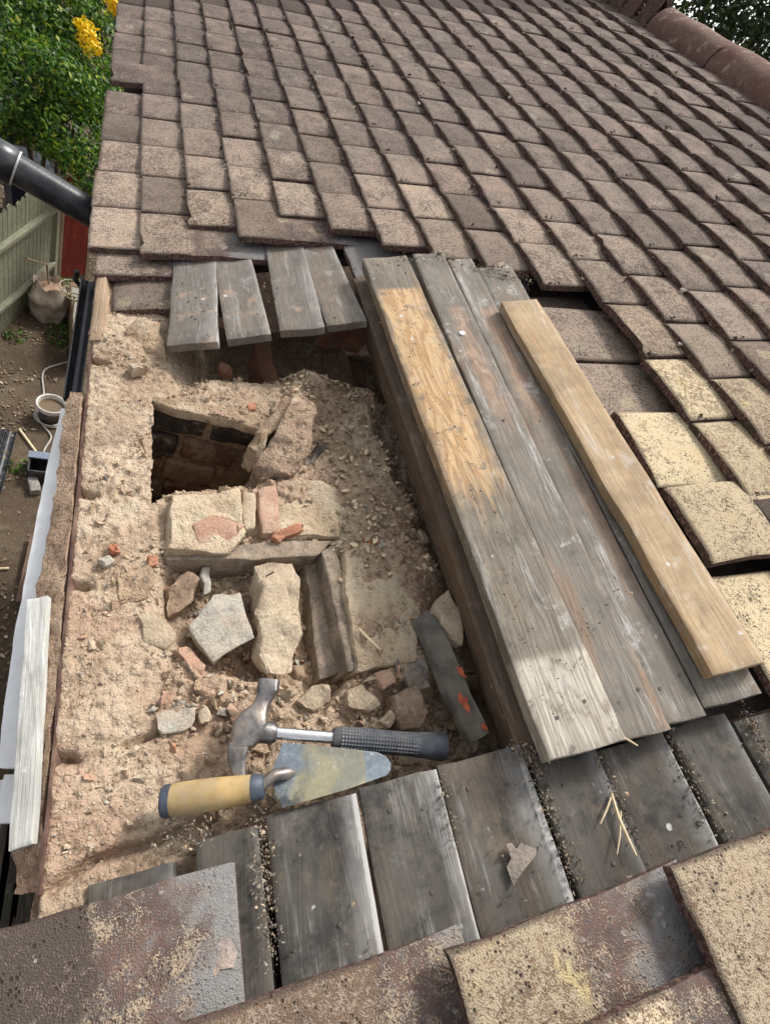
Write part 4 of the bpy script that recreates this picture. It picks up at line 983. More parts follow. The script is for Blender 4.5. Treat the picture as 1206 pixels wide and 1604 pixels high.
# house walls under the eaves
M_wall = m_rock("wall_brick", (.25, .13, .09), (.31, .19, .13), (.16, .11, .09))
bm = bmesh.new()
for (x0, x1, y0, y1, z0, z1) in ((.16, 3.8, Y0, Y1 - .1, 0, 4.45),):
    r0 = bmesh.ops.create_cube(bm, size=1.0)
    for v in r0['verts']: v.co = Vector(((x0 + x1) / 2 + v.co.x * (x1 - x0), (y0 + y1) / 2 + v.co.y * (y1 - y0), (z0 + z1) / 2 + v.co.z * (z1 - z0)))
put("wall", bm_mesh("wall", bm, [M_wall]), house, I4)
for _r in ((.03, .30, .09, Y1), (.03, .30, Y0, -1.10)): put("soffit", slab_mesh("soffit", [_r], -.16, .015, [M_void]), house, RM)

# ------------------------------------------------------------------ black drain pipe crossing to the eaves
pa, pc = RM @ Vector((-0.0060, 0.3598, -0.1100)), Vector((-0.1538, 0.3680, 4.9464))
pd = (pc - pa).normalized()
dp = empty("drain_pipe", Matrix.Translation(pa)); tag(dp, "black plastic drain pipe reaching over the garden to the eaves", "pipe")
put("pipe", tube("pipe", [pa.lerp(pc, t / 12) for t in range(13)], .034, M_black, 24), dp, I4)
put("collar", tube("collar", [pc - pd * .004, pc + pd * .0, pc + pd * .03, pc + pd * .075 + Vector((0, .0, -.01)), pc + pd * .16 + Vector((0, 0, -.06))], .04, M_black, 24, [.036, .041, .041, .039, .039]), dp, I4)
M_seal = m_plain("pipe_seal", (.45, .47, .48), .5, var=.2)
put("seal", tube("seal", [pc - pd * .006, pc - pd * .001], .0385, M_seal, 24), dp, I4)

# ------------------------------------------------------------------ hammer
M_steel = m_plain("steel_worn", (.20, .19, .185), .38, .7, var=.5, scale=55, dirtc=(.36, .29, .235), dirt=.9)
M_chrome = m_plain("steel_bright", (.75, .76, .78), .22, .95, var=.1, scale=90, dirtc=(.5, .45, .38), dirt=.25)
M_grip = m_plain("rubber_grip", (.045, .052, .066), .75, var=.3, scale=70, dirtc=(.25, .22, .19), dirt=.35)
def frame(a, c, lift=0.0):
    a, c = Vector(a), Vector(c); x = (c - a).normalized(); up = Vector((0, 0, 1)); yv = up.cross(x).normalized(); z = x.cross(yv)
    return Matrix(((x.x, yv.x, z.x, a.x), (x.y, yv.y, z.y, a.y), (x.z, yv.z, z.z, a.z + lift), (0, 0, 0, 1))), (c - a).length
HM, HL = frame((0.2340, -0.9275, -0.0468), (0.4563, -0.9902, -0.0859))
ham = empty("hammer", RM @ HM); tag(ham, "claw hammer with black rubber grip lying on the rubble", "hammer")
def sweep(name, rings, mat, seg=14, smooth=55, pw=.9):
    """rings: (x, y, z, direction angle in xy, half width in plane, half height)"""
    V, F = [], []
    for (x, y, z, an, hw_, hh_) in rings:
        px, py = -math.sin(an), math.cos(an)
        for k in range(seg):
            a = math.tau * k / seg; ca, sa = math.cos(a), math.sin(a)
            sx = math.copysign(abs(ca) ** pw, ca); sz = math.copysign(abs(sa) ** pw, sa)
            V.append((x + px * hw_ * sx, y + py * hw_ * sx, z + hh_ * sz))
    for i in range(len(rings) - 1):
        for k in range(seg):
            a, bq = i * seg + k, i * seg + (k + 1) % seg; F.append((a, bq, bq + seg, a + seg))
    F.append(tuple(range(seg))[::-1]); F.append(tuple((len(rings) - 1) * seg + k for k in range(seg)))
    bm = bmesh.new(); vs = [bm.verts.new(v) for v in V]
    for f in F: bm.faces.new([vs[i] for i in f])
    bmesh.ops.recalc_face_normals(bm, faces=bm.faces[:])
    return bm_mesh(name, bm, [mat], smooth)
q90 = math.pi / 2
hk = HL / .27
head = put("head", sweep("head", [(.006 * hk, .060, 0, q90, .010, .010), (.006 * hk, .059, 0, q90, .0135, .0135), (.006 * hk, .046, 0, q90, .0138, .0138), (.004, .040, 0, q90, .0105, .0105), (.000, .030, 0, q90, .010, .010), (-.006, .018, 0, q90, .016, .013), (-.008, .006, 0, q90, .021, .0145), (-.010, -.008, 0, q90, .0185, .0135), (-.014, -.018, 0, q90 + .1, .014, .0125)], M_steel, 24, 32, .5), ham, RM @ HM)
for sg in (-1, 1):
    rr = []
    for i in range(9):
        t = i / 8; x = -.017 - .006 * math.sin(t * 2.2) + .046 * t ** 2.0; y = -.014 - .070 * t
        an = q90 + .15 - 1.0 * t
        rr.append((x + .0, y, sg * (.0062 + .0022 * t) - .012 * t ** 2, math.pi + an, .0120 * (1 - .5 * t), .0058 * (1 - .5 * t)))
    put("claw", sweep("claw", rr, M_steel, 16, 35, .5), head, RM @ HM)
put("eye_collar", sweep("eye_collar", [(.002, 0, 0, 0, .0125, .0125), (.018, 0, 0, 0, .0125, .0125), (.024, 0, 0, 0, .0095, .0095)], M_steel), head, RM @ HM)
x0 = HL * .385
put("shaft", sweep("shaft", [(.016, 0, 0, 0, .0072, .0072), (x0 + .006, 0, 0, 0, .0072, .0072)], M_chrome, 20), ham, RM @ HM)
grip = put("grip", sweep("grip", [(x0, 0, 0, 0, .0105, .0105), (x0 + .004, 0, 0, 0, .0135, .013), (x0 + .03, 0, 0, 0, .0142, .0135), (x0 + (HL - x0) * .5, 0, 0, 0, .0138, .013), (HL - .045, 0, 0, 0, .0142, .0135), (HL - .02, 0, 0, 0, .0158, .015), (HL - .005, 0, 0, 0, .0172, .0165), (HL, 0, 0, 0, .0155, .015)], M_grip, 22), ham, RM @ HM)
bm = bmesh.new()
for i in range(26):
    for j in range(-3, 4):
        x = x0 + .012 + i * (HL - x0 - .045) / 26; a = math.radians(90 + j * 17)
        r0 = bmesh.ops.create_cube(bm, size=.0022)
        for v in r0['verts']: v.co += Vector((x, math.cos(a) * .0136, math.sin(a) * .0130))
put("grip_studs", bm_mesh("grip_studs", bm, [m_plain("rubber_stud", (.10, .105, .115), .8, var=.3, dirtc=(.4, .36, .3), dirt=.5)]), grip, RM @ HM)
# ------------------------------------------------------------------ trowel
M_blade, nt, b = mat_new("trowel_steel", .45, .4)
v, rnd, obj = objvec(nt, 0.0)
xs_ = nd(nt, 'ShaderNodeSeparateXYZ', {0: obj}).outputs[0]
bl = nz(nt, v, 26, 4, .6); g = nz(nt, v, 120, 4, .65)
col = mixc(nt, step(nt, g, .35, .7), (.145, .172, .20), (.215, .25, .28))
xn = mth(nt, 'ADD', xs_, mth(nt, 'MULTIPLY', mth(nt, 'SUBTRACT', g, .5), .006))
mk = mth(nt, 'MULTIPLY', step(nt, mth(nt, 'ADD', xs_, mth(nt, 'MULTIPLY', mth(nt, 'SUBTRACT', bl, .5), .10)), .018, .040), step(nt, xn, .106, .102))
col = mixc(nt, mth(nt, 'MULTIPLY', mk, .8), col, mixc(nt, step(nt, bl, .45, .6), (.22, .21, .155), (.31, .275, .155)))
col = mixc(nt, mth(nt, 'MULTIPLY', step(nt, g, .62, .72), .6), col, (.55, .53, .45))
yb_ = nd(nt, 'ShaderNodeSeparateXYZ', {0: obj}).outputs[1]
col = mixc(nt, mth(nt, 'MULTIPLY', step(nt, mth(nt, 'ADD', yb_, mth(nt, 'MULTIPLY', mth(nt, 'SUBTRACT', nz(nt, v, 60, 5, .75), .5), .09)), -.008, -.026), mth(nt, 'MULTIPLY', step(nt, xs_, .042, .024), .85)), col, (.045, .05, .055))
setc(nt, b, col); b.inputs['Metallic'].default_value = .3; bump(nt, b, g, .0012, .5)
TB = [(0.2621, -0.9457, -0.0500), (0.2888, -0.9540, -0.0500), (0.3320, -0.9683, -0.0500), (0.3679, -0.9808, -0.0500), (0.3770, -0.9875, -0.0480), (0.3808, -0.9964, -0.0450), (0.3787, -1.0038, -0.0420), (0.3730, -1.0081, -0.0400), (0.3269, -1.0122, -0.0340), (0.2877, -1.0132, -0.0320), (0.2550, -1.0141, -0.0320), (0.2478, -0.9930, -0.0400), (0.2447, -0.9781, -0.0450)]
TMX, TLn = frame((0.2478, -0.9791, -0.0420), (0.3782, -0.9996, -0.0420))
# tilt of the blade: near edge rests on the board ends
trow = empty("trowel", RM @ TMX); tag(trow, "bricklayer's trowel with yellow handle and blue-grey mortar-stained blade", "trowel")
TMi = TMX.inverted()
pb_ = [TMi @ Vector(q) for q in TB]
bm = bmesh.new(); f = bm.faces.new([bm.verts.new(v) for v in pb_])
ex = bmesh.ops.extrude_face_region(bm, geom=[f])
for v in [e for e in ex['geom'] if isinstance(e, bmesh.types.BMVert)]: v.co.z -= .0018
bmesh.ops.recalc_face_normals(bm, faces=bm.faces[:])
put("blade", bm_mesh("blade", bm, [M_blade]), trow, RM @ TMX)
M_handle = m_plain("handle_yellow", (.44, .30, .125), .6, var=.25, scale=30, dirtc=(.38, .31, .22), dirt=.75)
M_cap = m_plain("handle_cap", (.06, .075, .10), .5, var=.3)
ha, hb = Vector((0.2365, -0.9883, -0.0340)), Vector((0.1289, -0.9775, -0.0400))
hlen = (hb - ha).length; HF, _ = frame(ha, hb)
hd = put("handle", sweep("handle", [(hlen * .10, 0, 0, 0, .0135, .0135), (hlen * .2, 0, 0, 0, .0145, .0145), (hlen * .5, 0, 0, 0, .0165, .0165), (hlen * .8, 0, 0, 0, .0168, .0168), (hlen * .9, 0, 0, 0, .0162, .0162)], M_handle, 24), trow, RM @ HF)
put("end_cap", sweep("end_cap", [(hlen * .895, 0, 0, 0, .0166, .0166), (hlen * .96, 0, 0, 0, .0166, .0166), (hlen * .985, 0, 0, 0, .0155, .0155), (hlen, 0, 0, 0, .010, .010)], M_cap, 24), hd, RM @ HF)
put("ferrule", sweep("ferrule", [(-.002, 0, 0, 0, .009, .009), (.0, 0, 0, 0, .0122, .0122), (hlen * .105, 0, 0, 0, .0140, .0140)], M_cap, 24), hd, RM @ HF)
put("tang", tube("tang", [ha + (hb - ha) * .02, Vector((0.2431, -0.9838, -0.0300)), Vector((0.2501, -0.9798, -0.0340)), Vector((0.2637, -0.9805, -0.0390)), Vector((0.2719, -0.9813, -0.0430))], .006, M_steel, 12, [.006, .006, .0065, .007, .002]), trow, RM)

# ------------------------------------------------------------------ splinters and a leaf of lead on the boards
def splinter(pts, r, label):
    return tag(put("wood_splinter", tube("wood_splinter", [Vector(q) for q in pts], r, M_straw, 6, [r * (1 - .7 * abs(i / (len(pts) - 1) - .35)) for i in range(len(pts))])), label, "splinter")
splinter([(0.6151, -1.0852, -0.0300), (0.6110, -1.1079, -0.0280), (0.6110, -1.1293, -0.0260), (0.6116, -1.1442, -0.0250)], .0022, "pale split wood splinter on the dark boards near the tiles")
splinter([(0.6152, -1.0866, -0.0300), (0.6022, -1.0983, -0.0290), (0.5894, -1.1089, -0.0300)], .0014, "short pale splinter forking from the long one")
splinter([(0.6168, -1.1031, -0.0280), (0.6033, -1.1245, -0.0270), (0.5923, -1.1383, -0.0260)], .0013, "thin pale splinter beside the long one, on the boards")
splinter([(0.6375, -1.0315, 0.0000), (0.6445, -1.0407, 0.0040), (0.6535, -1.0476, 0.0000)], .0015, "pale splinter at the near end of the planks")
splinter([(0.3847, -0.8064, -0.1115), (0.3972, -0.8272, -0.1104), (0.4091, -0.8426, -0.1151)], .0024, "pale splinter on the mortar block by the ledge")
def scrap(name, poly, mat, label, cat, seed):
    bm = bmesh.new(); P = [Vector(q) for q in poly]; cen = sum(P, Vector()) / len(P)
    f = bm.faces.new([bm.verts.new(v) for v in P]); bmesh.ops.triangulate(bm, faces=[f])
    bmesh.ops.subdivide_edges(bm, edges=bm.edges[:], cuts=2)
    for v in bm.verts: v.co.z += mnoise.noise(v.co * 60 + Vector((seed, 0, 0))) * .004
    ex = bmesh.ops.extrude_face_region(bm, geom=bm.faces[:])
    for v in [e for e in ex['geom'] if isinstance(e, bmesh.types.BMVert)]: v.co.z += .0016
    bmesh.ops.recalc_face_normals(bm, faces=bm.faces[:])
    for v in bm.verts: v.co -= cen
    return tag(put(name, bm_mesh(name, bm, [mat], 40), None, RM @ Matrix.Translation(cen)), label, cat)
scrap("bark_scrap", [(0.4809, -1.1026, -0.0340), (0.4870, -1.1023, -0.0340), (0.4903, -1.1090, -0.0340), (0.4978, -1.1049, -0.0340), (0.5119, -1.1142, -0.0340), (0.5083, -1.1192, -0.0340), (0.4870, -1.1300, -0.0340), (0.4757, -1.1384, -0.0340), (0.4745, -1.1213, -0.0340), (0.4818, -1.1156, -0.0340)], m_rock("bark", (.30, .25, .21), (.38, .34, .30), (.2, .17, .15)), "ragged grey-brown bark scrap on the dark boards", "scrap", 3)
scrap("paper_scrap", [(0.1742, -1.1177, -0.0300), (0.1867, -1.1064, -0.0300), (0.1935, -1.1105, -0.0300), (0.1985, -1.1223, -0.0300), (0.1942, -1.1321, -0.0300), (0.1822, -1.1304, -0.0300), (0.1778, -1.1348, -0.0300), (0.1747, -1.1295, -0.0300)], m_rock("flake_pink", (.40, .33, .31), (.5, .43, .4), (.3, .24, .22)), "pinkish flake on the board beside the nearest left tile", "scrap", 8)

# moss and grit caught along the tile courses, grit on the boards
pts, szs = [], []
for c in range(2, 21):
    for k in range(46):
        yv = nrg.uniform(-.9 if c > 9 else .1, 1.7)
        if not in_view(c * GA, yv): continue
        sz = .0022 + .0085 * rng.random() ** 3; pts.append((c * GA + rng.uniform(-.012, .004), yv, -.010 + sz * .4)); szs.append(sz)
    off = JO.get(c, (c * .0931 + .021) % TW)
    for k in range(-6, 11):
        yj = off + k * TW
        if not in_view(c * GA, yj) or rng.random() < .45 or (c in CUT and yj < CUT[c]): continue
        for _ in range(rng.randrange(3, 9)):
            sz = .0015 + .004 * rng.random(); pts.append((c * GA + rng.uniform(.0, .03) * rng.random() + .004, yj + rng.uniform(-.004, .004), .0 + sz * .3)); szs.append(sz)
M_moss = m_rock("dry_moss", (.10, .085, .06), (.17, .14, .10), (.07, .06, .045), dust=0)
M_shell = m_rock("pale_grit", (.5, .46, .4), (.6, .57, .52), (.35, .32, .28))
tag(scatter("moss_clumps", pts, szs, [M_moss, MTE, M_shell], None, .6, None, [6, 3, 1.2]), "dry moss and grit caught along the tile courses", "moss", kind="stuff")
pts, szs = [], []
for i in range(700):
    s = nrg.uniform(.17, .9); yv = nrg.uniform(-1.2, -1.03)
    if fbm(np.array([s]), np.array([yv]), 22, 2, 4)[0] < .12: continue
    sz = .0008 + .003 * rng.random() ** 3; pts.append((s, yv, -.036 + sz * .3)); szs.append(sz)
for i in range(500):
    s = nrg.uniform(.1, .56); yv = nrg.uniform(-.22, -.03)
    if fbm(np.array([s]), np.array([yv]), 22, 2, 14)[0] < .0: continue
    sz = .0008 + .0025 * rng.random() ** 3; pts.append((s, yv, -.032 + sz * .3)); szs.append(sz)
for i in range(420):
    s = .58 + nrg.normal(0, .02) ; yv = nrg.uniform(-1.0, -.1)
    sz = .0008 + .002 * rng.random() ** 2; pts.append((s, yv, .013 + sz * .3)); szs.append(sz)
JL = [((0.2285, -1.0180, -0.0340), (0.2284, -1.1342, -0.0340), 520, .012), ((0.5368, -1.0167, -0.0340), (0.5415, -1.1556, -0.0340), 420, .012), ((0.4327, -1.0201, -0.0340), (0.4313, -1.0947, -0.0340), 90, .008), ((0.6241, -1.0441, -0.0340), (0.6215, -1.1408, -0.0340), 160, .010), ((0.7195, -1.0444, -0.0340), (0.7159, -1.1453, -0.0340), 260, .014), ((0.5213, -1.0146, -0.0340), (0.5524, -1.0379, -0.0340), 200, .010), ((0.8294, -1.0390, -0.0340), (0.8203, -1.1040, -0.0340), 300, .016), ((0.1215, -1.0197, -0.0340), (0.1790, -1.0163, -0.0340), 200, .012),
      ((0.6239, -0.0748, 0.0060), (0.7536, -0.0914, 0.0060), 160, .016), ((0.7741, -0.1198, 0.0000), (0.8815, -0.1807, 0.0000), 260, .016), ((0.7703, -0.8358, 0.0060), (0.6044, -0.9436, 0.0060), 60, .02)]
for (a_, c_, n_, w_) in JL:
    for i in range(n_):
        t_ = rng.random(); q_ = Vector(a_).lerp(Vector(c_), t_); sz = .0008 + .0026 * rng.random() ** 2.5
        pts.append((q_.x + rng.gauss(0, w_ * .5), q_.y + rng.gauss(0, w_ * .6), q_.z + sz * .3 + .003 * rng.random() ** 3)); szs.append(sz)
tag(scatter("grit", pts, szs, [MR_dark, M_moss, MR_tan, M_mortar], None, .6, None, [5, 6, 1.6, 1.4]), "dark grit and crumbs lying on the boards and planks", "grit", kind="stuff")

# ------------------------------------------------------------------ the garden below
M_soil, nt, b = mat_new("garden_soil", .97, .1)
v, rnd, obj = objvec(nt, 0.0)
n1 = nz(nt, v, 1.1, 4, .6); n2 = nz(nt, v, 9, 5, .7); n3 = nz(nt, v, 45, 4, .7)
col = mixc(nt, step(nt, n1, .4, .62), (.08, .058, .04), (.12, .092, .064))
col = mixc(nt, step(nt, n2, .5, .68), col, (.07, .05, .034))
col = mixc(nt, mth(nt, 'MULTIPLY', step(nt, n3, .55, .7), .6), col, (.23, .18, .125))
setc(nt, b, col); bump(nt, b, mth(nt, 'ADD', n2, mth(nt, 'MULTIPLY', n3, .4)), .03, .8)
gr = put("ground", mesh_np("ground", [(-60, -60, 0), (60, -60, 0), (60, 60, 0), (-60, 60, 0)], [(0, 1, 2, 3)], [M_soil]), None, I4); gr["kind"] = "structure"
# fence: pales, rail, post, gravel board
M_fence = m_wood("fence_wood", base=(.27, .27, .19), dark=(.13, .13, .09), warm=(.22, .23, .13), warm_amt=.5, pale=(.4, .4, .33), pale_amt=.4, dirt=(.2, .2, .13), dirt_amt=.3, soot=.1)
def box_me(name, sx, sy, sz, mat, seed=0, bev=.004, wob=0.0):
    bm = bmesh.new(); bmesh.ops.create_cube(bm, size=1.0)
    for v in bm.verts: v.co = Vector((v.co.x * sx, v.co.y * sy, (v.co.z + .5) * sz))
    if bev: bmesh.ops.bevel(bm, geom=bm.edges[:], offset=bev, segments=1, affect='EDGES')
    return bm_mesh(name, bm, [mat])
def up_board(name, w, h, t, mat, seed):     # upright board with a pointed top, grain upright
    bm = bmesh.new(); r = random.Random(seed); pk = r.uniform(.02, .05)
    pr = [(-w / 2, 0), (w / 2, 0), (w / 2, h - pk), (0, h), (-w / 2, h - pk)]
    f = bm.faces.new([bm.verts.new((x, z, 0)) for x, z in pr]); ex = bmesh.ops.extrude_face_region(bm, geom=[f])
    for v in [e for e in ex['geom'] if isinstance(e, bmesh.types.BMVert)]: v.co.z += t
    bmesh.ops.recalc_face_normals(bm, faces=bm.faces[:])
    return bm_mesh(name, bm, [mat])
fA, fB = Vector((-0.9327, 5.6279, -0.0000)), Vector((-0.4903, 6.9041, 0.0000))
fd = (fB - fA); fdir = fd.normalized(); fA = fA - fdir * .9; fl = (fB - fA).length
fM = Matrix.Translation(fA) @ RZ(math.degrees(math.atan2(fdir.y, fdir.x)))
fence = empty("picket_fence", fM); tag(fence, "greenish weathered close-board garden fence seen from above", "fence")
PAL = [up_board("pale", .088, 1.5 + .02 * i, .014, M_fence, i) for i in range(4)]
k = int(fl / .1)
for i in range(k):
    put("pale", PAL[i % 4], fence, fM @ T(.05 + i * .1, 0, .12) @ RX(90) @ RY(rng.uniform(-1, 1)))
for z in (.45, 1.28):
    bmr = board_mesh("rail", .075, fl, .05, M_fence, 5, ny=20)
    put("rail", bmr, fence, fM @ T(0, -.04, z) @ RZ(-90))
put("gravel_board", board_mesh("gravel_board", .03, fl, .13, M_fence, 6, ny=20), fence, fM @ T(0, 0, .13) @ RZ(-90))
put("post", box_me("post", .09, .09, 1.66, M_fence), fence, fM @ T(fl + .03, -.02, 0))
# red boarded gate leaf beyond the fence
M_redp = m_wood("red_stain", base=(.20, .028, .018), dark=(.12, .015, .01), warm=(.36, .06, .03), warm_amt=.4, dirt=(.2, .08, .05), dirt_amt=.2, pale_amt=.0, soot=.2)
M_tanp = m_wood("tan_frame", base=(.36, .27, .17), dark=(.2, .14, .09), pale_amt=.1, soot=.1)
gp = Vector((-0.2272, 7.2523, 0.0000))
gM = Matrix.Translation(gp) @ RZ(42)
gate = empty("garden_gate", gM); tag(gate, "red stained boarded panel with tan edges beyond the fence post", "gate")
for i in range(4): put("board", up_board("board", .098, 1.55, .02, M_redp, 30 + i), gate, gM @ T(-.15 + i * .1, 0, .05) @ RX(90))
for x in (-.23, .23): put("stile", box_me("stile", .05, .05, 1.6, M_tanp), gate, gM @ T(x, 0, 0))
# grey upright board leaning at the foot of the fence
gp = Vector((-0.4548, 7.0552, 0.0000))
o = put("leaning_board", up_board("leaning_board", .14, .38, .03, m_wood("leaning_wood", base=(.45, .43, .38), dark=(.3, .28, .24), soot=.05), 3), None, Matrix.Translation(gp) @ RZ(20) @ RX(80)); tag(o, "short pale grey board propped at the foot of the fence post", "board")
# rubble sack with a stick
M_sack = m_plain("sack_cloth", (.42, .36, .29), .9, var=.25, scale=14, dirtc=(.3, .21, .14), dirt=.5)
sp0 = Vector((-0.4322, 6.2511, 0.0000))
sack = empty("rubble_sack", Matrix.Translation(sp0)); tag(sack, "open dusty rubble sack beside the fence", "sack")
V, F = [], []; nz_, na = 14, 28
for j in range(nz_ + 1):
    t = j / nz_; z = .52 * t
    for i in range(na):
        a = math.tau * i / na; r = (.21 + .05 * math.sin(t * 3.0) - .03 * t) * (1 + .32 * mnoise.noise(Vector((math.cos(a) * 2, math.sin(a) * 2, t * 4))))
        V.append((r * math.cos(a) * 1.1, r * math.sin(a), z + .16 * mnoise.noise(Vector((math.cos(a) * 2.4, math.sin(a) * 2.4, 9))) * t))
base = len(V)
for j in range(5):
    t = j / 4
    for i in range(na):
        a = math.tau * i / na; vv = Vector(V[nz_ * na + i]); V.append((vv.x * (.93 - .12 * t), vv.y * (.93 - .12 * t), vv.z - .02 - .16 * t))
for j in range(nz_ + 5):
    for i in range(na):
        a, bq = j * na + i, j * na + (i + 1) % na; F.append((a, bq, bq + na, a + na))
put("bag", mesh_np("bag", V, F, [M_sack], 70), sack, Matrix.Translation(sp0))
ctr = bmesh.new(); bmesh.ops.create_uvsphere(ctr, u_segments=20, v_segments=10, radius=.2)
for v in ctr.verts: v.co.z *= .35; v.co += mnoise.noise_vector(v.co * 14) * .04; v.co.z += .40
put("rubble_fill", bm_mesh("rubble_fill", ctr, [MR_pink], 40), sack, Matrix.Translation(sp0))
o = put("stick", tube("stick", [sp0 + Vector((-.02, .02, .42)), sp0 + Vector((-.06, .05, .75)), Vector((-0.6891, 6.0041, 0.9500))], .014, M_tanp, 8), None, I4); tag(o, "bent tan stick poking out of the rubble sack", "stick")
# bucket of dirty water
bk = Vector((-0.2391, 4.2330, 0.0000))
buck = empty("bucket", Matrix.Translation(bk)); tag(buck, "dark bucket with white rim and brown water", "bucket")
M_bkt = m_plain("bucket_dark", (.06, .055, .055), .5, var=.3, dirtc=(.2, .16, .12), dirt=.5)
M_rim = m_plain("bucket_rim", (.62, .60, .56), .5, var=.12, dirtc=(.4, .33, .24), dirt=.4)
def lathe(name, prof, mat, seg=32, smooth=50):
    V, F = [], []
    for (r, z) in prof:
        for i in range(seg): V.append((r * math.cos(math.tau * i / seg), r * math.sin(math.tau * i / seg), z))
    for j in range(len(prof) - 1):
        for i in range(seg): a, bq = j * seg + i, j * seg + (i + 1) % seg; F.append((a, bq, bq + seg, a + seg))
    return mesh_np(name, V, F, [mat], smooth)
put("body", lathe("body", [(.0, 0), (.115, 0), (.15, .24), (.146, .24), (.11, .01), (0, .01)], M_bkt), buck, Matrix.Translation(bk))
put("rim", lathe("rim", [(.148, .225), (.160, .225), (.162, .265), (.156, .27), (.144, .262), (.138, .19), (.144, .19), (.148, .225)], M_rim), buck, Matrix.Translation(bk))
M_wat, nt, b = mat_new("muddy_water", .12, .5); b.inputs['Base Color'].default_value = (.13, .09, .05, 1)
put("water", mesh_np("water", [(.136 * math.cos(i * math.tau / 32), .136 * math.sin(i * math.tau / 32), .2) for i in range(32)], [tuple(range(32))], [M_wat]), buck, Matrix.Translation(bk))
# hose
def spline(P, n=10):
    P = [Vector(q) for q in P]; out = []
    for i in range(len(P) - 1):
        p0, p1, p2, p3 = P[max(i - 1, 0)], P[i], P[i + 1], P[min(i + 2, len(P) - 1)]
        for k in range(n):
            t = k / n; out.append(.5 * ((2 * p1) + (p2 - p0) * t + (2 * p0 - 5 * p1 + 4 * p2 - p3) * t * t + (3 * p1 - p0 - 3 * p2 + p3) * t ** 3))
    out.append(P[-1]); return out
hp = [(-0.0991, 5.3324, 0.0200), (-0.1908, 5.2590, 0.0200), (-0.3587, 5.0957, 0.0200), (-0.3921, 4.9228, 0.0200), (-0.3482, 4.6026, 0.0200)]
for i in range(26):
    a = 2.6 + i * math.tau / 12; r = .165 + .012 * math.sin(i * 1.7); hp.append((bk.x + r * math.cos(a), bk.y + r * math.sin(a), .015 + .016 * (i / 8)))
hp += [(-0.3289, 4.1146, 0.0200), (-0.2256, 3.9582, 0.0200), (-0.2077, 3.8678, 0.0200), (-0.2574, 3.6725, 0.0200), (-0.2515, 3.5344, 0.0200)]
M_hose = m_plain("hose_grey", (.36, .34, .31), .6, var=.2)
o = put("hose", tube("hose", spline(hp, 6), .0105, M_hose, 8), None, I4); tag(o, "grey hose coiled round the bucket", "hose")
# sticks, gutter lengths, blocks
def ground_bar(name, a, c, r, mat, label, cat):
    o = put(name, tube(name, [Vector(a), Vector(a).lerp(Vector(c), .5), Vector(c)], r, mat, 8), None, I4); return tag(o, label, cat)
ground_bar("wooden_stake", (-0.5300, 3.9497, 0.0300), (-0.2745, 3.5414, 0.0300), .013, M_straw, "pale straight stake on the soil below the bucket", "stake")
ground_bar("wooden_stake", (-0.5832, 2.0459, 0.0300), (-0.4041, 2.0603, 0.0300), .010, M_straw, "pale stick end at the left edge of the garden", "stake")
ga_, gb_ = Vector((-0.6311, 2.9788, 0.0600)), Vector((-0.5933, 3.9070, 0.0600))
for i, off in enumerate((0, .11)):
    d_ = gb_ - ga_
    o = put("gutter_length", gutter_mesh("gutter_length", d_.length, .05, M_black), None, Matrix.Translation(ga_ + Vector((-off, 0, .02 * i))) @ RZ(-math.degrees(math.atan2(d_.x, d_.y))) @ RY(14 * i))
    tag(o, ["length of black gutter on the soil, right one of two", "length of black gutter on the soil, left one of two"][i], "gutter", "gutter lengths on the soil")
M_conc = m_rock("concrete", (.25, .24, .22), (.33, .31, .28), (.18, .17, .15), dust=0)
def block(name, a, sx, sy, sz, rz, mat, label, cat):
    o = put(name, brick_mesh(name, sx, sy, sz, mat, int(sx * 1000), rough=.006, bev=.012, sub=2), None, Matrix.Translation(Vector(a) + Vector((0, 0, sz / 2))) @ RZ(rz)); return tag(o, label, cat)
block("concrete_block", (-0.2998, 3.1157, 0.0000), .10, .20, .10, 15, M_conc, "small grey concrete block below the house wall", "block")
# black crate
cp = Vector((-0.2112, 3.3444, 0.0000)); crate = empty("black_crate", Matrix.Translation(cp)); tag(crate, "black plastic crate beside the wall where the hose ends", "crate")
for (x, yv, sx, sy) in ((0, -.13, .34, .02), (0, .13, .34, .02), (-.16, 0, .02, .24), (.16, 0, .02, .24)): put("side", box_me("side", sx, sy, .2, M_black), crate, Matrix.Translation(cp) @ T(x, yv, 0))
put("base", box_me("base", .30, .24, .015, M_black), crate, Matrix.Translation(cp))
M_bluegrey = m_plain("lid_bluegrey", (.14, .17, .22), .4, var=.2)
put("lid", box_me("lid", .36, .10, .02, M_bluegrey), crate, Matrix.Translation(cp) @ T(0, .09, .205))
# brown sheet against the wall, low brick pier, wire hoop basket
o = put("brown_sheet", board_mesh("brown_sheet", .20, .8, .02, m_wood("brown_sheet", base=(.16, .10, .07), dark=(.1, .06, .045), soot=.1, pale_amt=.1), 91), None, T((-0.2050, 1.6490, 0.0000)[0], (-0.2050, 1.6490, 0.0000)[1], .10) @ RZ(-3)); tag(o, "brown board lying flat in the garden beside the wall", "board")
pier = empty("brick_pier", Matrix.Translation(Vector((-0.0544, 5.2530, 0.0000)))); tag(pier, "low brick garden pier under the black gutter", "wall")
PM = Matrix.Translation(Vector((-0.0544, 5.2530, 0.0000))) @ RZ(6)
bkm = [brick_mesh("brick", .1, .21, .062, [MB_red, MB_brown][i % 2], 200 + i, sub=1) for i in range(3)]
for r_ in range(8):
    for c_ in range(5): put("brick", bkm[(r_ + c_) % 3], pier, PM @ T(0, c_ * .22 + (.11 if r_ % 2 else 0), .035 + r_ * .072))
put("mortar", box_me("mortar", .085, 1.0, .58, M_conc), pier, PM @ T(0, .5, 0))
wb = Vector((-0.1358, 5.5947, 1.0000))
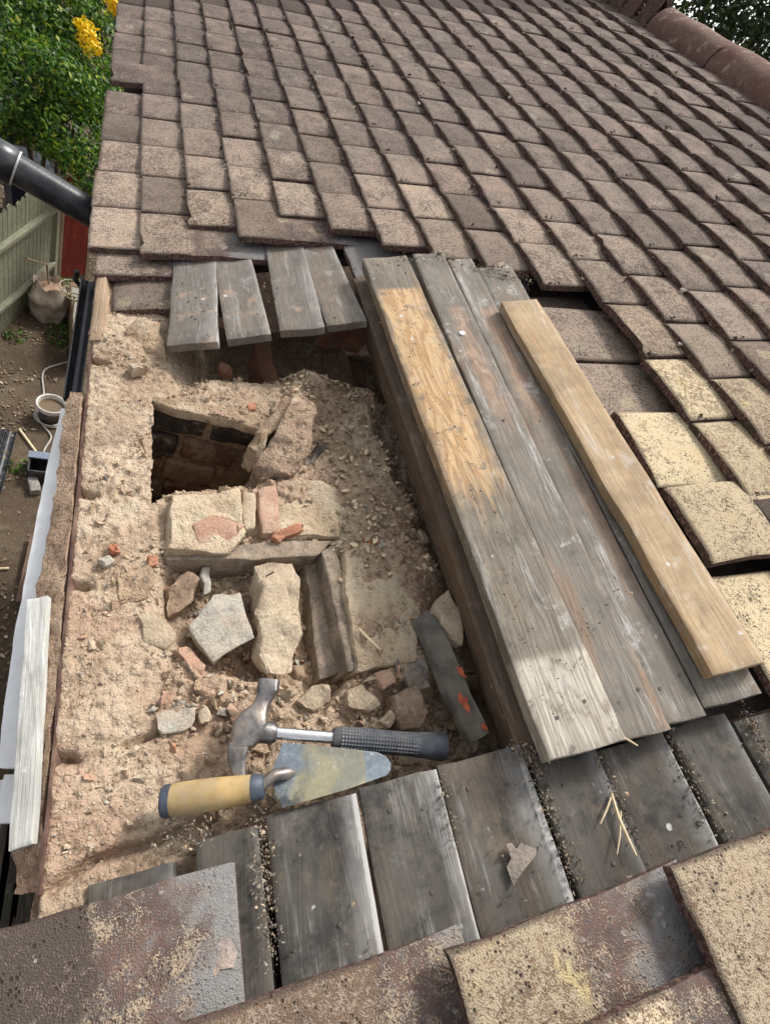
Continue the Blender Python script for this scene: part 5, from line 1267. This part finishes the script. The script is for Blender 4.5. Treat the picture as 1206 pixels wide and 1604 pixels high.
bask = empty("wire_basket", Matrix.Translation(wb)); tag(bask, "thin wire hanging basket ring near the eaves", "basket")
M_wire = m_plain("wire", (.30, .26, .16), .5, var=.2)
for zz, rr in ((0, .17), (-.07, .14), (-.13, .08)):
    put("hoop", tube("hoop", [(rr * math.cos(i * math.tau / 24), rr * math.sin(i * math.tau / 24), zz) for i in range(25)], .008, M_wire, 6), bask, Matrix.Translation(wb))
for i in range(6):
    a = i * math.tau / 6; put("rib", tube("rib", [(.17 * math.cos(a), .17 * math.sin(a), 0), (.14 * math.cos(a), .14 * math.sin(a), -.07), (.08 * math.cos(a), .08 * math.sin(a), -.13)], .006, M_wire, 6), bask, Matrix.Translation(wb))
put("stand", tube("stand", [(0, 0, -.12), (.0, .0, -1.0)], .012, M_wire, 6), bask, Matrix.Translation(wb))
# bin and shed beyond the fence
bp = Vector((-0.9262, 8.3227, 0.0000)); BM_ = Matrix.Translation(bp) @ RZ(20)
bin_ = empty("wheelie_bin", BM_); tag(bin_, "navy blue wheelie bin behind the fence", "bin")
M_navy = m_plain("navy_plastic", (.02, .026, .05), .45, var=.2)
bm = bmesh.new(); bmesh.ops.create_cube(bm, size=1.0)
for v in bm.verts: f_ = .42 if v.co.z < 0 else .55; v.co = Vector((v.co.x * f_, v.co.y * f_ * 1.15, (v.co.z + .5) * .98))
bmesh.ops.bevel(bm, geom=bm.edges[:], offset=.03, segments=2, affect='EDGES')
put("body", bm_mesh("body", bm, [M_navy], 40), bin_, BM_)
bm = bmesh.new(); bmesh.ops.create_uvsphere(bm, u_segments=20, v_segments=8, radius=.34)
for v in bm.verts: v.co.z = max(0, v.co.z) * .3; v.co.y *= 1.1
put("lid", bm_mesh("lid", bm, [M_navy], 40), bin_, BM_ @ T(0, 0, .985))
for sx in (-.2, .2): put("wheel", tube("wheel", [(sx - .025, .28, .1), (sx + .025, .28, .1)], .1, M_black, 16), bin_, BM_)
shp = Vector((-1.4159, 9.8090, 0.0000)); SHM = Matrix.Translation(shp) @ RZ(-20)
shed = empty("timber_shed", SHM); tag(shed, "dark weathered shed roof boards behind the bin", "shed")
M_shed = m_wood("shed_wood", base=(.06, .05, .045), dark=(.025, .02, .018), warm=(.09, .06, .04), pale_amt=.2, dirt_amt=.1)
put("wall", box_me("wall", 1.5, 1.4, .95, M_shed), shed, SHM @ T(-.3, .5, 0))
SB = board_mesh("roof_board", .17, 1.75, .02, M_shed, 92)
for i in range(6): put("roof_board", SB, shed, SHM @ T(.5, -.25 + i * .26, 1.16 - .01) @ RZ(90) @ RX(0) @ RY(-8))
# objects under the eaves at the left edge: a wheel-footed white plastic box
vb = Vector((-0.1472, -0.4303, 1.2000)); VM = Matrix.Translation(vb) @ RZ(8)
trol = empty("white_trolley", VM); tag(trol, "white plastic trolley with black wheel below the eaves, lower left", "trolley")
put("stand", box_me("stand", .24, .24, 1.2, M_bluegrey), trol, Matrix.Translation((vb.x, vb.y, 0)))
put("tray", box_me("tray", .34, .5, .06, M_white, bev=.015), trol, VM)
put("wheel", tube("wheel", [(.0, .08, .075), (.0, .08, .10)], .05, M_black, 20), trol, VM)
put("hub", tube("hub", [(.0, .08, .10), (.0, .08, .106)], .022, M_seal, 16), trol, VM)
# dark stacked slats below the corner of the roof
sl = Vector((0.0072, -1.0141, 4.3500)); SLM = Matrix.Translation(sl)
stack = empty("slat_stack", SLM); tag(stack, "dark old slats stacked on end under the roof corner", "slats")
SLB = board_mesh("slat", .012, .34, .6, m_wood("slat_dark", base=(.075, .065, .045), dark=(.03, .027, .02), soot=.1, dirt_amt=.2, pale_amt=.5, pale=(.2, .19, .14)), 93)
for i in range(10): put("slat", SLB, stack, SLM @ T(-.12 + i * .021, -.10 + rng.uniform(-.02, .02), rng.uniform(-.02, .02)) @ RZ(rng.uniform(-4, 4)))
put("bearer", box_me("bearer", .25, .10, .5, M_shed), stack, SLM @ T(0, .05, -1.1))
# weeds and leaf litter
def leaf_mass(name, centers, n, size, mats, weights, parent, M, up=.3, seed=0, shell=.55):
    r = np.random.default_rng(seed); per = []
    tot = sum(c[1] ** 2 for c in centers); Vs = []; Fm = []
    for (c, rad, sq) in centers:
        k = int(n * rad * rad / tot)
        d = r.normal(size=(k, 3)); d /= np.linalg.norm(d, axis=1)[:, None]
        rr = rad * (shell + (1 - shell) * r.random(k) ** .6)
        lump = 1 + .28 * np.array([mnoise.noise(Vector(x * 2.6) + Vector(c)) for x in d])
        P = np.array(c) + d * (rr * lump)[:, None] * np.array([1, 1, sq])
        nrm = d * .7 + r.normal(size=(k, 3)) * .55 + np.array([0, 0, up]); nrm /= np.linalg.norm(nrm, axis=1)[:, None]
        t = np.cross(nrm, r.normal(size=(k, 3))); t /= np.linalg.norm(t, axis=1)[:, None]; bt = np.cross(nrm, t)
        L = size * r.uniform(.6, 1.3, k)[:, None]; W = L * .42
        v0, v1, v2, v3 = P - t * L * .5, P + bt * W * .5 + nrm * L * .06, P + t * L * .5 - nrm * L * .08, P - bt * W * .5 + nrm * L * .06
        Vs.append(np.stack([v0, v1, v2, v3], 1).reshape(-1, 3)); cl = np.array([mnoise.noise(Vector(x * 1.7) + Vector(c) * 3) for x in d])
        w = np.array(weights, float); w /= w.sum(); Fm.append(r.choice(len(mats), k, p=w))
    V = np.concatenate(Vs); k = len(V) // 4; Fm = np.concatenate(Fm)
    F = np.arange(k * 4).reshape(-1, 4)
    T3 = np.concatenate([F[:, [0, 1, 3]], F[:, [1, 2, 3]]]); Fm = np.concatenate([Fm, Fm])
    me = bpy.data.meshes.new(name); me.vertices.add(len(V)); me.vertices.foreach_set("co", V.astype(np.float32).ravel())
    me.loops.add(T3.size); me.loops.foreach_set("vertex_index", T3.astype(np.int32).ravel()); me.polygons.add(len(T3)); me.polygons.foreach_set("loop_start", np.arange(0, T3.size, 3, dtype=np.int32))
    for m in mats: me.materials.append(m)
    me.polygons.foreach_set("material_index", Fm.astype(np.int32)); me.update(calc_edges=True)
    return put(name, me, parent, M)
def m_leaf(name, c, tr=.25):
    m, nt, b = mat_new(name, .5, .35); b.inputs['Base Color'].default_value = c4(c)
    t = nd(nt, 'ShaderNodeBsdfTranslucent', {'Color': c4((c[0] * 1.5, c[1] * 1.5, c[2] * .8))})
    mx = nd(nt, 'ShaderNodeMixShader', {0: tr, 1: b.outputs[0], 2: t.outputs[0]})
    nt.links.new(mx.outputs[0], nt.nodes['Material Output'].inputs[0]); return m
ML = [m_leaf("leaf_dark", (.02, .055, .01)), m_leaf("leaf_mid", (.05, .13, .015)), m_leaf("leaf_light", (.12, .23, .02)), m_leaf("leaf_yellow", (.28, .32, .03))]
def trunk(name, base, top, r0, r1, mat, parent, M=I4, wob=.06):
    base, top = Vector(base), Vector(top); path = []
    for i in range(8):
        t = i / 7; path.append(base.lerp(top, t) + mnoise.noise_vector(Vector((t * 3, base.x, base.y))) * wob * math.sin(t * 3.1))
    return put(name, tube(name, path, r0, mat, 10, [r0 + (r1 - r0) * i / 7 for i in range(8)]), parent, M)
M_bark = m_rock("bark_brown", (.10, .075, .055), (.15, .115, .085), (.06, .045, .035), dust=0)
bb = Vector((-0.5705, 7.8617, 2.1989)); bbase = Vector((bb.x, bb.y, 0))
bush = empty("garden_bush", Matrix.Translation(bbase)); tag(bush, "big glossy green bush with yellow new growth beyond the fence", "bush")
bc = [((-0.9939, 7.4285, 2.2932), .62, .9), ((-0.6702, 7.7235, 2.4177), .60, .9), ((-0.3066, 7.9646, 2.4377), .55, .95), ((-0.3740, 7.2596, 2.0271), .62, .85), ((-0.0621, 6.9947, 1.9083), .5, .9), ((-1.0144, 8.7799, 2.4906), .7, .9), ((-0.5430, 9.0755, 2.6443), .65, .9), ((-0.1152, 8.9892, 2.6564), .6, .9), ((-1.3789, 8.4879, 2.3890), .7, .9), ((-0.8104, 9.5258, 2.8244), .8, .9), ((-0.1072, 9.6246, 3.0873), .6, .9), ((-1.3025, 7.3835, 2.0248), .7, .9), ((0.1486, 8.2282, 1.9917), .6, .9), ((-0.7557, 7.7091, 1.8637), .5, .9)]
_b2 = []
for (c_, r_, q_) in bc:
    _b2.append((c_, r_ * .8, q_))
    for _ in range(5):
        d_ = Vector((rng.gauss(0, 1), rng.gauss(0, 1), rng.gauss(0, 1))).normalized() * r_ * .85; _b2.append((tuple(Vector(c_) + d_), r_ * rng.uniform(.25, .45), rng.uniform(.7, 1.0)))
leaf_mass("leaves", _b2, 30000, .075, ML, [30, 36, 26, 8], bush, I4, seed=3, shell=.5)
for i, q in enumerate(bc[:8]): trunk("stem", bbase + Vector((rng.uniform(-.3, .3), rng.uniform(-.3, .3), 0)), q[0], .045, .012, M_bark, bush)
M_flow = m_leaf("flower_yellow", (.78, .55, .01), .2)
for _fs in ([((-0.2980, 8.0421, 2.9949), .13, 1.1), ((-0.2726, 7.9647, 2.9086), .14, 1.0), ((-0.3788, 8.1393, 2.9812), .08, 1), ((-0.2013, 8.0069, 2.8694), .08, 1), ], [((-0.0293, 8.5410, 3.2849), .14, 1)]):
    leaf_mass("flower_spray", _fs, 450, .06, [M_flow], [1], bush, I4, seed=5, shell=.3)
# tree beyond the ridge
tb = Vector((7.4677, 6.8235, 7.4895))
tree = empty("garden_tree", Matrix.Translation((tb.x, tb.y, 0))); tag(tree, "dark green tree standing beyond the ridge", "tree")
MLt = [m_leaf("tree_leaf_dark", (.02, .045, .018)), m_leaf("tree_leaf", (.045, .075, .03)), m_leaf("tree_leaf_pale", (.09, .12, .06))]
tc_ = [((7.0981, 6.4331, 7.0234), .75, .9), ((6.9617, 7.0778, 7.1363), .7, .9), ((7.4452, 6.8569, 7.4350), 1.1, .9), ((6.7617, 7.4886, 7.2170), .7, .9), ((7.1982, 7.5232, 7.8377), 1.4, .9), ((7.9782, 6.3066, 7.4937), 1.2, .9), ((7.6336, 6.0332, 7.0434), .9, .9)]
leaf_mass("crown", tc_, 9000, .11, MLt, [45, 40, 15], tree, I4, seed=8, shell=.35)
trunk("trunk", (tb.x, tb.y, 0), (tb.x, tb.y, tb.z + .6), .16, .05, M_bark, tree)
for q in tc_[:5]: trunk("limb", (tb.x, tb.y, tb.z - 1.6), q[0], .05, .012, M_bark, tree)
# weeds, leaf litter
wd = Vector((-0.2392, 5.7900, 0.0000))
o = leaf_mass("weeds", [((wd.x, wd.y, .06), .22, .5), ((wd.x + .05, wd.y + .35, .05), .15, .5), ((wd.x - .1, wd.y + 1.2, .05), .18, .5), ((wd.x - .5, wd.y - .2, .03), .15, .4), ((wd.x - .25, wd.y - 2.4, .03), .12, .4)], 520, .06, ML, [3, 5, 3, 0], None, I4, seed=12)
tag(o, "low green weeds growing in the bare soil", "weeds", kind="stuff")
r = np.random.default_rng(5); n = 6500
P = np.stack([r.uniform(-1.9, .15, n), r.uniform(-1.5, 12, n), np.full(n, .012)], 1)
cl = fbm(P[:, 0], P[:, 1], 1.2, 3, 6); P = P[(cl > -.12) | (P[:, 1] > 5.5)]; spx = []
for q in P: spx.append((tuple(q), rng.uniform(.02, .06), rng.uniform(.012, .03), rng.uniform(0, 6.28), rng.uniform(-.25, .25), rng.choices([0, 1, 2], [5, 3, 1])[0]))
_rm = RM; RM = I4
flakes("leaf_litter", spx, [m_plain("litter_tan", (.20, .145, .09), .9, var=.3), m_plain("litter_dark", (.10, .07, .05), .9, var=.3), m_plain("litter_pale", (.42, .36, .28), .9, var=.2)], "fallen leaves and bits strewn over the soil", "leaf litter")
RM = _rm

pts, szs = [], []
for i in range(1500):
    pts.append((nrg.uniform(-1.9, .12), nrg.uniform(-1.4, 9.5), .004)); szs.append(.006 + .03 * rng.random() ** 4)
tag(scatter("yard_gravel", pts, szs, [MR_dark, MB_brown, MR_tan, M_conc], None, .6, I4, [5, 4, 1, 2]), "stones and clods scattered over the yard", "gravel", kind="stuff")
# nail heads on planks and boards, and the paint spot
NAIL = tube("nail", [(0, 0, -.004), (0, 0, .0006)], .0023, m_plain("nail_rust", (.11, .095, .085), .7, .3, var=.3), 10)
for o in [q for q in scn.objects if q.name.startswith(("wooden_plank", "sarking_board"))]:
    ys_ = [v.co.y for v in o.data.vertices]; y0_, y1_ = min(ys_), max(ys_)
    for fx, yy in ((-.022, y1_ - .03), (.02, y1_ - .036)) + (((-.02, y0_ + .04), (.022, y0_ + .05), (.0, (y0_ + y1_) / 2)) if o.name.startswith("wooden") else ((.01, y1_ - .11),)):
        put("nail", NAIL, o, WORLD[o.name] @ T(fx * rng.uniform(.7, 1.2), yy, .0005))
q_ = Vector((0.6832, -0.3228, 0.0025))
put("paint_spot", tube("paint_spot", [(0, 0, -.003), (0, 0, .0)], .0055, M_white, 14), pl[1], RM @ T(q_.x, q_.y, q_.z))
